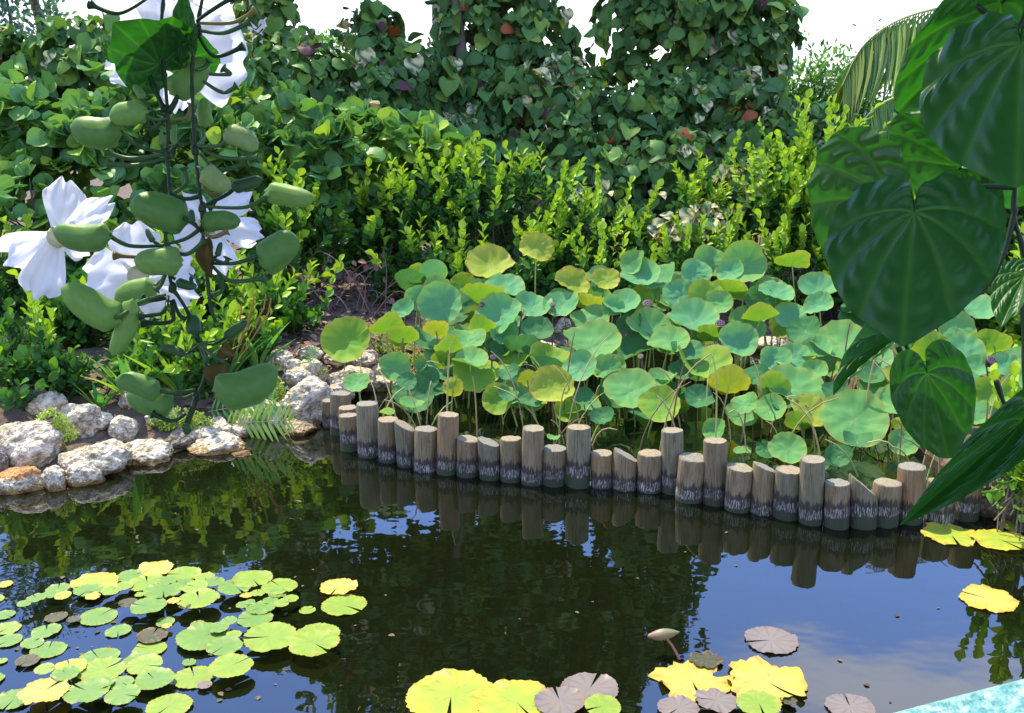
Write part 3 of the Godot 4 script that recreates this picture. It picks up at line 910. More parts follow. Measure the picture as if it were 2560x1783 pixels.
	shrub("cocoplum_bush", "brightest lime-tipped bush in front of the palm", "shrub", g3, "coco", [[2060, 470, 7.2, 110, 110], [1960, 540, 7.1, 100, 80], [2090, 590, 7.0, 110, 80], [2000, 690, 6.8, 120, 60]], 165, [1.5, 3, 4, 3, 1.2, 0.5], 138, 1.0, 0.7)
	shrub("cocoplum_bush", "oval-leaved bush behind the big hanging vine leaves", "shrub", g3, "coco", [[2330, 640, 6.9, 140, 130], [2280, 780, 6.6, 120, 60], [2180, 720, 6.7, 90, 60]], 150, [4, 4, 2.5, 0.6, 0.1, 0], 139, 1.0, 0.5)
	shrub("cocoplum_bush", "oval-leaved bush beyond the dark vine stem", "shrub", g3, "coco", [[2530, 560, 6.6, 110, 150], [2510, 790, 6.3, 120, 100]], 150, [2, 4, 4, 2, 0.5, 0.2], 140, 1.05, 0.5)
	shrub("cocoplum_bush", "little bright oval-leaved sprig beside the last log post", "shrub", g3, "coco", [[2540, 1165, 3.55, 60, 50]], 230, [0, 1, 3, 4, 3, 1], 141, 0.8, 0.9)
	shrub("cocoplum_bush", "low spreading oval-leaved ground cover just behind the rocks", "shrub", g3, "coco", [[40, 900, 5.4, 90, 60], [140, 930, 5.3, 90, 50], [250, 930, 5.3, 80, 60], [350, 920, 5.3, 90, 60], [480, 930, 5.3, 90, 50], [590, 880, 5.5, 80, 50], [30, 980, 5.0, 60, 30]], 260, [4, 4, 2.5, 0.8, 0.1, 0], 142, 0.85, 0.12)
	shrub("hibiscus_shrub", "cream-white variegated spray among the lime shoots behind lotus", "shrub", g1, "hib", [[1765, 565, 7.1, 45, 32], [1835, 470, 7.4, 26, 36], [1700, 590, 7.0, 30, 20]], 55, [0, 0.6, 0.8, 0, 0, 0, 0.02, 4], 109, 0.9)
	shrub("hibiscus_shrub", "cream and red variegated spray high in the dark trees", "shrub", g1, "hib", [[1400, 200, 8.1, 34, 32], [1560, 395, 7.8, 30, 30], [1130, 330, 8.0, 40, 16]], 80, [0, 0.8, 0.8, 0, 0, 0.1, 0.15, 3], 110, 0.9)
	var g4 := "small-leaved trees beyond the hedge"
	shrub("small_leaved_tree", "bright green small-leaved tree starred with white flowers beside palm", "tree", g4, "fine", [[2040, 270, 12.0, 110, 110], [1960, 330, 12.0, 90, 120], [2140, 330, 12.2, 110, 120]], 120, [4, 5, 5, 2, 0.25], 151, 1.2)
	shrub("small_leaved_tree", "wispy small-leaved tree far behind the palm frond", "tree", g4, "blue", [[2150, 170, 15.0, 70, 60]], 14, [1, 1, 1, 1, 1], 152, 1.4)
	shrub("small_leaved_tree", "blue-green small-leaved tree rising above the hedge end", "tree", g4, "blue", [[20, 20, 9.0, 40, 80], [110, 90, 11.0, 60, 70], [-60, -200, 9.0, 110, 200]], 60, [1, 1, 1, 1, 1], 153, 1.3)
	shrub("small_leaved_tree", "yellow-green treetop peeping over hedge below open sky", "tree", g4, "fine", [[800, 150, 13.0, 100, 35], [900, 150, 12.0, 60, 40], [700, 150, 13.0, 60, 30]], 90, [2, 4, 5, 2, 0.05], 154, 1.3)
	shrub("small_leaved_tree", "low green thicket closing the view behind the palm", "tree", g4, "fine", [[2350, 300, 11.5, 140, 120], [2500, 250, 11.5, 120, 140], [2250, 400, 11.0, 120, 60]], 80, [4, 4, 2, 4, 0.05], 155, 1.3)

# ---------------------------------------------------------------- coconut palm
func palm():
	rng.seed = 61
	var root := atd(2760, 560, 10.0)
	root.y = ground_h(root.x, root.z)
	var o := thing("coconut_palm", root, "coconut palm with drooping feathery fronds beyond the hedge", "palm")
	var crown := atd(2740, 120, 10.0)
	var mb := MB.new()
	var pts := bez(root, root.lerp(crown, 0.5) + Vector3(-0.12, 0, 0), crown, 9)
	for k in pts.size(): pts[k] -= root
	mb.tube(pts, [0.17, 0.14, 0.12, 0.115, 0.11, 0.105, 0.1, 0.1, 0.09], 12)
	put(mb.commit(), "trunk", M.bark, o)
	var lm := leaf_mesh("lance", 0.062, 0.8, 0.25, 71, 4)
	var fr := [
		[[2740, 120, 10.0], [2560, 25, 9.6], [2400, 15, 9.4], [2260, 45, 9.2], [2160, 112, 9.1], [2105, 215, 9.1]],
		[[2740, 150, 10.0], [2600, 130, 9.5], [2480, 160, 9.3], [2395, 190, 9.2], [2290, 225, 8.3], [2200, 262, 8.0], [2130, 330, 7.9]],
		[[2740, 160, 10.0], [2620, 220, 9.4], [2480, 270, 9.1], [2330, 310, 8.2], [2200, 370, 7.8]],
		[[2740, 110, 10.0], [2640, -120, 9.8], [2520, -230, 9.6], [2380, -270, 9.5], [2240, -230, 9.4]],
		[[2740, 110, 10.0], [2800, -150, 10.2], [2900, -300, 10.4], [3050, -350, 10.5]],
		[[2740, 110, 10.0], [2900, 40, 10.2], [3050, 80, 10.4], [3150, 200, 10.5]],
		[[2740, 110, 10.0], [2780, -150, 10.6], [2760, -330, 11.2], [2700, -380, 11.8]]]
	for f in fr:
		var fp := []
		for q in f: fp.append(atd(q[0], q[1], q[2]) - root)
		var path := smooth_path(fp, 10)
		var fo := Node3D.new()
		fo.name = "frond"
		o.add_child(fo, true)
		var rm := MB.new()
		var rad := []
		for k in path.size(): rad.append(lerpf(0.022, 0.003, float(k) / path.size()))
		rm.tube(path, rad, 5, Color(0.3, 0.34, 0.1))
		put(rm.commit(), "rachis", M.stalk, fo)
		var total := path.size()
		var n := 78
		for k in n:
			var t := 0.14 + 0.85 * k / n
			var at: Vector3 = path[int(t * (total - 1))].lerp(path[mini(int(t * (total - 1)) + 1, total - 1)], fmod(t * (total - 1), 1.0))
			var dirv: Vector3 = (path[mini(int(t * (total - 1)) + 1, total - 1)] - path[int(t * (total - 1))]).normalized()
			if dirv.length() < 0.5: dirv = Vector3.LEFT
			for s: float in [-1.0, 1.0]:
				var across := dirv.cross(Vector3.UP).normalized() * s
				var mid := (across * 0.42 + Vector3(0, -0.8, 0) + dirv * 0.4 + rv() * 0.08).normalized()
				var ln := 0.74 * (0.55 + 0.7 * sin(PI * clampf(t * 0.9 + 0.08, 0, 1))) * rf(0.85, 1.1)
				var b := frame(mid, across.cross(mid) + rv() * 0.2).scaled(Vector3(ln, ln, ln))
				var cc: Color = [Color(0.1, 0.2, 0.035), Color(0.14, 0.25, 0.035), Color(0.2, 0.27, 0.05), Color(0.08, 0.16, 0.04)][rng.randi() % 4]
				put(lm, "leaflet", tinted("leaf", cc), fo, Transform3D(b, at))

# ---------------------------------------------------------------- lotus
func lotus_blade(R: float, cup: float, wave: float, style: int, ph: float) -> ArrayMesh:
	var na := 40
	var nr := 8
	var p := PackedVector3Array()
	var c := PackedColorArray()
	var cen: Color = [Color(0.095, 0.28, 0.115), Color(0.13, 0.28, 0.035), Color(0.22, 0.3, 0.035), Color(0.06, 0.185, 0.065), Color(0.11, 0.29, 0.085)][style]
	var rim: Color = [Color(0.16, 0.36, 0.11), Color(0.25, 0.33, 0.035), Color(0.40, 0.38, 0.05), Color(0.065, 0.18, 0.055), Color(0.17, 0.31, 0.07)][style]
	var rag := [0.03, 0.05, 0.09, 0.03, 0.03]
	for k in nr + 1:
		var q := float(k) / nr
		for s in na + 1:
			var a := TAU * (s % na) / na
			var dx := cos(a)
			var dy := sin(a)
			var r := R * q * (1.0 + 0.07 * nz.get_noise_2d(dx * 0.9 + ph, dy * 0.9) + q * q * float(rag[style]) * nz.get_noise_2d(dx * 5.0 + ph, dy * 5.0) - 0.10 * exp(-pow(angle_difference(a, ph), 2.0) * 60.0) * q)
			var z := R * (cup * q * q + wave * q * q * (sin(2.0 * a + ph) + 0.6 * sin(3.0 * a + ph * 2.0)) + 0.03 * q * q * sin(11.0 * a + ph) + 0.06 * nz.get_noise_2d(dx * q * 2.0 + ph, dy * q * 2.0))
			z += R * 0.006 * q * (1.0 if s % 2 == 0 else -1.0)
			p.append(Vector3(dx * r, z, dy * r))
			var e := pow(q, 3.5) + 0.25 * nz.get_noise_2d(dx * q * 2.5 + ph, dy * q * 2.5)
			var col := cen.lerp(rim, clampf(e, 0, 1))
			if s % 2 == 0: col = col * 1.07
			if k == 0: col = Color(0.22, 0.27, 0.12)
			if style == 2 and k == nr and nz.get_noise_2d(dx * 3.0 + ph, dy * 3.0) > 0.1: col = Color(0.3, 0.16, 0.06)
			if style in [0, 4, 1] and k == nr: col = col.lerp(Color(0.3, 0.29, 0.07), 0.55)
			c.append(col)
	var mb := MB.new()
	mb.grid(p, nr + 1, na + 1, c, null, true)
	return mb.commit()

func lotus():
	rng.seed = 303
	# x, y, w, h (h < 0: seen from below), colour style, roll in degrees
	var L := []
	for a in [[210, 645, 260, 235, 1, -20], [265, 890, 140, 100, 4, -10], [630, 390, 140, 165, 0, -40], [545, 475, 150, 90, 0, -38], [755, 425, 235, 225, 0, -12], [440, 575, 190, -100, 1, -10], [535, 620, 165, -110, 1, 5], [1050, 210, 260, 160, 2, 0], [1320, 95, 180, 150, 2, 15], [1000, 390, 235, -110, 1, 5], [1135, 335, 215, 115, 0, 5], [1110, 505, 260, 200, 0, -28], [1300, 440, 195, 130, 0, 5], [1470, 440, 190, 130, 0, -12], [1525, 310, 190, 130, 2, 22], [1690, 280, 150, 110, 0, 10], [1320, 590, 180, 130, 3, 0], [1630, 520, 205, 140, 4, 0], [1640, 670, 300, 185, 4, 4], [1575, 810, 195, 150, 0, -20], [1390, 765, 220, 150, 1, 12], [1410, 915, 230, 195, 2, 5], [965, 850, 245, 185, 1, 0], [480, 800, 165, 155, 4, 10], [555, 885, 110, 90, 3, 0], [680, 862, 130, 145, 3, -15], [640, 780, 70, 70, 3, -30], [930, 765, 190, 85, 4, 0], [920, 640, 180, 110, 4, 0], [1000, 570, 150, -90, 1, 0], [730, 580, 140, -90, 2, 0], [800, 690, 150, -90, 1, -10], [770, 762, 130, -90, 1, 0], [1220, 700, 200, -140, 3, 30], [1160, 830, 110, 75, 3, -20], [1265, 870, 110, -90, 2, 0], [1750, 810, 165, 140, 4, 0], [1800, 940, 200, 190, 3, 0], [1705, 1095, 125, 95, 3, -5], [830, 915, 110, -120, 2, 40], [1130, 620, 150, 110, 0, 0], [1770, 440, 120, 110, 0, 0], [1640, 430, 170, -70, 2, 0], [600, 1030, 150, 42, 4, 0], [440, 1066, 85, 32, 1, 0], [1280, 1000, 120, 70, 3, 0], [1150, 960, 110, 70, 3, 10], [1420, 1210, 70, 26, 4, 0], [1590, 970, 120, 90, 3, -10]]:
		L.append([780 + a[0] * 0.4253, 580 + a[1] * 0.4253, a[2] * 0.4253, a[3] * 0.4253, a[4], a[5]])
	for a in [[250, 240, 190, 110, 0, -8], [355, 245, 170, 105, 0, -25], [225, 165, 130, 95, 4, -40], [65, 250, 130, 100, 2, 15], [530, 210, 140, 120, 0, 20], [600, 155, 160, 140, 4, 25], [780, 170, 205, 190, 4, 8], [715, 210, 130, 100, 0, -30], [450, 330, 170, 145, 0, 8], [580, 330, 160, 145, 1, 10], [655, 375, 130, 105, 4, -20], [700, 310, 170, -85, 1, 15], [850, 350, 135, 140, 3, 30], [945, 318, 165, 80, 0, 12], [1155, 310, 185, 100, 0, 5], [1165, 380, 135, 100, 0, -20], [1025, 160, 165, -75, 1, -5], [1015, 435, 145, 120, 0, 0], [150, 385, 175, 100, 0, -5], [515, 470, 235, 140, 0, 0], [290, 510, 225, 150, 4, 15], [395, 578, 195, 110, 4, -10], [745, 565, 180, 155, 0, 20], [815, 505, 120, 90, 0, 25], [1095, 512, 155, 120, 3, -30], [865, 445, 175, -65, 1, -12], [1265, 585, 260, 165, 4, 0], [1150, 620, 150, 95, 0, -15], [1030, 650, 155, 120, 0, 0], [935, 660, 140, 120, 0, 10], [1140, 722, 120, 80, 4, 0], [560, 690, 255, 140, 1, 12], [700, 790, 195, -130, 2, -5], [190, 822, 245, 175, 4, 0], [340, 902, 200, 158, 1, 0], [360, 775, 150, 70, 4, -10], [75, 705, 140, 120, 4, 0], [1035, 808, 285, 170, 4, 15], [930, 810, 160, 170, 1, 30], [905, 922, 165, 110, 4, -8], [785, 880, 120, 95, 4, -20], [760, 945, 150, 110, 4, 10], [1240, 842, 140, 90, 3, 15], [1340, 972, 310, 255, 4, 5], [1545, 900, 215, 130, 4, -25], [1450, 818, 150, 85, 4, -10], [1580, 765, 160, 80, 2, 5], [1110, 930, 190, 130, 2, 20], [1000, 1122, 172, 140, 4, 0], [890, 1120, 90, 80, 3, 0], [640, 1020, 115, 100, 4, -35], [1600, 1082, 140, 130, 4, 0], [1262, 1150, 120, 110, 3, 0], [1182, 1190, 62, 105, 3, 0], [480, 610, 150, 90, 3, 10], [620, 540, 150, -80, 1, 0], [460, 720, 130, 90, 3, 0], [840, 740, 120, 90, 3, 0], [200, 480, 120, 90, 3, -20], [1060, 980, 130, -90, 1, 0], [770, 1130, 80, 30, 4, 0], [1360, 1080, 130, 70, 3, 0], [980, 870, 120, 90, 3, 0], [550, 860, 140, 100, 3, 10]]:
		L.append([1480 + a[0] * 0.4878, 580 + a[1] * 0.4878, a[2] * 0.4878, a[3] * 0.4878, a[4], a[5]])
	for a in [[1015, 768, 195, 145, 0, 12], [1085, 852, 130, 100, 0, -15], [1222, 842, 150, 110, 0, 20], [1170, 725, 150, -110, 1, 0], [860, 760, 170, -130, 1, 0], [1140, 960, 135, 150, 1, 0], [1240, 960, 110, 120, 1, 0], [800, 678, 130, 65, 0, 5], [560, 890, 140, 80, 3, 0], [900, 830, 120, 80, 4, 0], [1010, 910, 140, 90, 3, 0], [1290, 910, 120, 90, 4, 0], [1220, 1240, 190, -120, 1, 0], [1050, 1060, 150, 100, 3, 0], [690, 1120, 60, -70, 2, 0], [640, 650, 120, 70, 4, 0]]:
		L.append([1900 + a[0] * 0.5004, 500 + a[1] * 0.5004, a[2] * 0.5004, a[3] * 0.5004, a[4], a[5]])
	for k in 95:                                          # the deeper layers of the stand
		var fx := rf(1010, 2540)
		L.append([fx, rf(680, 1010) + (fx - 1010) * 0.04, rf(60, 105), rf(40, 80) * (1.0 if k % 4 else -1.0), [3, 4, 0, 1, 3][k % 5], rf(-30, 30)])
	var words := ["blue-green lotus leaf", "yellow-green lotus leaf", "ragged yellow-rimmed lime lotus leaf", "dark green lotus leaf", "pale-rimmed green lotus leaf"]
	for a in L:
		var y: float = a[1]
		var d := 4.3 + clampf((1120.0 - y) / 500.0, 0.0, 1.1) * 1.75 + rf(-0.1, 0.1)
		if L.find(a) >= L.size() - 95: d += 0.22
		var back := lerpf(0.0, 0.3, smoothstep(2200.0, 2560.0, a[0]))      # the row of posts bends back at its end
		d -= back * 0.5
		var post_d := onp(a[0], lerpf(1130.0, 1316.0, clampf((a[0] - 870.0) / 1400.0, 0, 1))).length()
		var c := atd(a[0], y, d)
		if c.y < 0.02: c = onp(a[0], y, 0.02)
		d = to_px(c).z
		var R: float = a[2] * d / FOCAL * 0.5
		var asp := clampf(a[3] / a[2], -0.97, 0.97)
		var dv := (c - EYE).normalized()
		var elev := asin(-dv.y)
		var under: bool = a[3] < 0
		var tl := asin(asp) - elev
		var flat: bool = a[3] > 0 and absf(asp) < 0.4
		var az := atan2(dv.x, -dv.z)
		var b := Basis(Vector3.UP, -az) * Basis(Vector3(0, 0, 1), deg_to_rad(-float(a[5]))) * Basis(Vector3.RIGHT, tl)
		var cup := rf(0.16, 0.48)
		var wv := rf(0.07, 0.19)
		if under: cup = rf(0.2, 0.35)
		var style: int = a[4]
		var att := "seen from below" if under else ("floating flat" if flat and c.y < 0.12 else ("held nearly level" if asp < 0.62 else "tipped toward the pond"))
		var big := "large " if R > 0.14 else ("small " if R < 0.075 else "")
		var foot := Vector3(c.x + rf(-0.12, 0.12), -0.25, c.z + rf(-0.15, 0.12))
		var lim := post_line_z(foot.x) - 0.12
		foot.z = minf(foot.z, lim)
		var lab: String = ("high " if c.y > 0.5 else ("low " if c.y < 0.25 else "")) + big + words[style] + " " + att + ", rooted behind the " + ORD[near_post(foot)] + " post"
		var o := thing("lotus_leaf", Vector3(foot.x, 0, foot.z), lab, "lotus leaf", "lotus leaves standing behind the log posts")
		var org := Vector3(foot.x, 0, foot.z)
		put(lotus_blade(R * (1.12 if under else 1.13), cup, wv, style, rf(0, TAU)), "blade", M.lotus, o, Transform3D(b, c - org))
		var mb := MB.new()
		var mid := foot.lerp(c, 0.55) + Vector3(rf(-0.06, 0.06), 0.03, rf(-0.04, 0.04))
		var col: Color = [Color(0.26, 0.32, 0.06), Color(0.36, 0.36, 0.09), Color(0.2, 0.13, 0.05), Color(0.16, 0.22, 0.05)][pick([3, 3, 1.2, 3])]
		var pts := bez(foot - org, mid - org, c - b.y * 0.004 - org, 9)
		var rr := rf(0.0035, 0.0055)
		mb.tube(pts, [rr, rr, rr, rr, rr, rr, rr * 0.9, rr * 0.85, rr * 0.8], 6, col)
		put(mb.commit(), "stalk", M.stalk, o)
	# bare and broken stalks
	for k in 70:
		var x := rf(900, 2480)
		var y0 := rf(980, 1150) + (x - 900) * 0.04
		var f := onp(x, y0)
		f.z = minf(f.z, post_line_z(f.x) - 0.12)
		var tall := rf(0.12, 0.5)
		var tip := f + Vector3(rf(-0.28, 0.28), tall, rf(-0.15, 0.15))
		var mb := MB.new()
		var col: Color = [Color(0.42, 0.38, 0.12), Color(0.3, 0.3, 0.08), Color(0.16, 0.08, 0.04), Color(0.34, 0.24, 0.1)][k % 4]
		var bent := k % 5 == 0
		var pts := bez(Vector3(0, -0.25, 0), Vector3(rf(-0.05, 0.05), tall * 0.7, 0), tip - f + Vector3(0, -tall * 0.5 if bent else 0.0, 0), 8)
		var r0 := rf(0.0028, 0.0045)
		mb.tube(pts, [r0, r0, r0, r0, r0, r0 * 0.9, r0 * 0.8, r0 * 0.6], 5, col)
		var cw: String = ["straw-coloured", "yellow-green", "dark brown", "tan"][k % 4]
		var lab := "%s bare %s lotus stalk %s behind the %s post" % ["long" if tall > 0.3 else "short", cw, "bent over" if bent else "leaning", ORD[near_post(f)]]
		tag(put(mb.commit(), "lotus_stalk", M.stalk, null, Transform3D(Basis(), f)), lab, "stalk", "bare lotus stalks")
	# seed heads
	for a in [[1205, 762, 5.4, 13, "small seed head against a lime lotus leaf seen from below"], [1302, 785, 5.3, 15, "dry seed head nodding from a hooked dark stalk"], [1382, 762, 5.5, 14, "seed head beside pale lotus leaves on red stalk"], [1232, 895, 5.0, 16, "purple seed head low among lotus stalks"], [1619, 762, 5.5, 25, "large dark seed head with open holes on yellow stalk"], [1800, 812, 5.3, 25, "dark seed head with holes on thin red stalk"], [1602, 893, 5.0, 15, "small purple seed head in leaf shade"], [2478, 905, 4.7, 30, "flat dark seed head beyond the hanging vine leaves"], [1305, 845, 5.2, 20, "withered purple flower head on dark stalk"]]:
		var c := atd(a[0], a[1], a[2])
		var R: float = a[3] * a[2] / FOCAL * 0.5
		var foot := Vector3(c.x + rf(-0.1, 0.1), 0, minf(c.z + rf(-0.1, 0.1), post_line_z(c.x) - 0.12))
		var o := thing("lotus_seed_head", foot, a[4], "seed head", "lotus seed heads")
		var mb := MB.new()
		var p := PackedVector3Array()
		var cc := PackedColorArray()
		for k in 7:
			var rr: float = [0.15, 0.45, 0.8, 1.0, 1.05, 0.9, 0.0][k] * R
			var yy: float = [-1.3, -0.9, -0.35, 0.1, 0.35, 0.42, 0.42][k] * R
			for s in 15:
				p.append(Vector3(cos(TAU * s / 14) * rr, yy, sin(TAU * s / 14) * rr))
				cc.append(Color(0.045, 0.014, 0.022) if k < 5 else Color(0.07, 0.03, 0.03))
		mb.grid(p, 7, 15, cc, null, false)
		var xf := Transform3D(Basis(Vector3.RIGHT, 0.7) * Basis(Vector3(0, 0, 1), rf(-0.3, 0.3)), c - foot)
		put(mb.commit(), "receptacle", M.stalk, o, xf)
		var hole := SphereMesh.new()
		hole.radius = R * 0.16
		hole.height = R * 0.24
		hole.radial_segments = 8
		hole.rings = 4
		for s in 9:
			var q := Vector3(0, R * 0.42, 0) if s == 0 else Vector3(cos(TAU * s / 8) * R * 0.58, R * 0.42, sin(TAU * s / 8) * R * 0.58)
			put(hole, "seed", M.seed, o, xf * Transform3D(Basis(), q))
		mb = MB.new()
		var red := Color(0.24, 0.09, 0.04) if "red" in a[4] else (Color(0.5, 0.42, 0.08) if "yellow" in a[4] else Color(0.07, 0.04, 0.03))
		mb.tube(bez(Vector3(0, -0.25, 0), (c - foot) * 0.5 + Vector3(rf(-0.03, 0.03), 0, 0), c - foot + xf.basis.y * -R * 1.2, 9), [0.005, 0.005, 0.005, 0.005, 0.0045, 0.0045, 0.004, 0.004, 0.004], 6, red)
		put(mb.commit(), "stalk", M.stalk, o)

var post_xs := []
func near_post(p: Vector3) -> int:
	var best := 0
	for k in post_xs.size():
		if absf(post_xs[k] - p.x) < absf(post_xs[best] - p.x): best = k
	return best
func post_line_z(x: float) -> float:
	var pts := [[825, 1075], [1000, 1155], [1250, 1205], [1600, 1235], [1800, 1270], [2090, 1325], [2270, 1314], [2470, 1292]]
	var last := onp(pts[0][0], pts[0][1])
	if x <= last.x: return last.z
	for q in pts:
		var w := onp(q[0], q[1])
		if x <= w.x: return lerpf(last.z, w.z, (x - last.x) / maxf(w.x - last.x, 1e-4))
		last = w
	return last.z

# ---------------------------------------------------------------- water lily pads
func pad_mesh(R: float, style: int, ph: float, ragged: float) -> ArrayMesh:
	var na := 56
	var nr := 6
	var cen: Color = [Color(0.095, 0.185, 0.032), Color(0.15, 0.23, 0.025), Color(0.38, 0.31, 0.06), Color(0.05, 0.055, 0.02), Color(0.17, 0.14, 0.115), Color(0.22, 0.29, 0.03)][style]
	var rim: Color = [Color(0.13, 0.22, 0.03), Color(0.2, 0.26, 0.025), Color(0.42, 0.28, 0.03), Color(0.06, 0.04, 0.02), Color(0.15, 0.12, 0.11), Color(0.36, 0.31, 0.03)][style]
	var p := PackedVector3Array()
	var c := PackedColorArray()
	var notch := 0.05 + 0.1 * absf(nz.get_noise_1d(ph * 3.0))
	for k in nr + 1:
		var q := float(k) / nr
		for s in na + 1:
			var a := notch + (TAU - 2.0 * notch) * s / na
			var dx := cos(a)
			var dy := sin(a)
			var r := R * q
			if k == nr:
				r *= 1.0 + 0.022 * (1.0 if s % 2 == 0 else -0.7) + ragged * nz.get_noise_2d(dx * 1.4 + ph, dy * 1.4)
			elif k == nr - 1: r *= 1.0 + ragged * 0.6 * nz.get_noise_2d(dx * 1.4 + ph, dy * 1.4)
			r *= 1.0 + 0.05 * nz.get_noise_2d(dx + ph, dy) - 0.09 * exp(-pow(minf(a, TAU - a), 2.0) * 3.0) * q
			var y := R * (0.02 * q * nz.get_noise_2d(dx * q * 1.5 + ph, dy * q * 1.5) + 0.03 * pow(q, 6.0) * nz.get_noise_2d(dx * 2.0 + ph + 5.0, dy * 2.0))
			y += R * 0.16 * pow(q, 7.0) * maxf(0.0, nz.get_noise_2d(dx * 1.1 + ph + 30.0, dy * 1.1) - 0.05)
			y += R * ragged * 0.5 * q * q * nz.get_noise_2d(dx * 1.2 + ph, dy * 1.2 + 4.0)
			p.append(Vector3(dx * r, y, dy * r))
			var col := cen.lerp(rim, clampf(pow(q, 3.0) + 0.9 * nz.get_noise_2d(dx * q * 2.0 + ph, dy * q * 2.0), 0, 1))
			if s % 5 == 0: col = col * (1.12 if style != 4 else 0.78)
			var sp := nz.get_noise_2d(dx * r * 90.0 + ph * 7.0, dy * r * 90.0)
			if sp > 0.42: col = col.lerp(Color(0.2, 0.13, 0.05), 0.55)
			if k == nr and nz.get_noise_2d(dx * 4.0 + ph, dy * 4.0) > 0.15: col = col.lerp(Color(0.26, 0.12, 0.05), 0.6)
			c.append(col)
	var mb := MB.new()
	mb.grid(p, nr + 1, na + 1, c, null, true)
	return mb.commit()

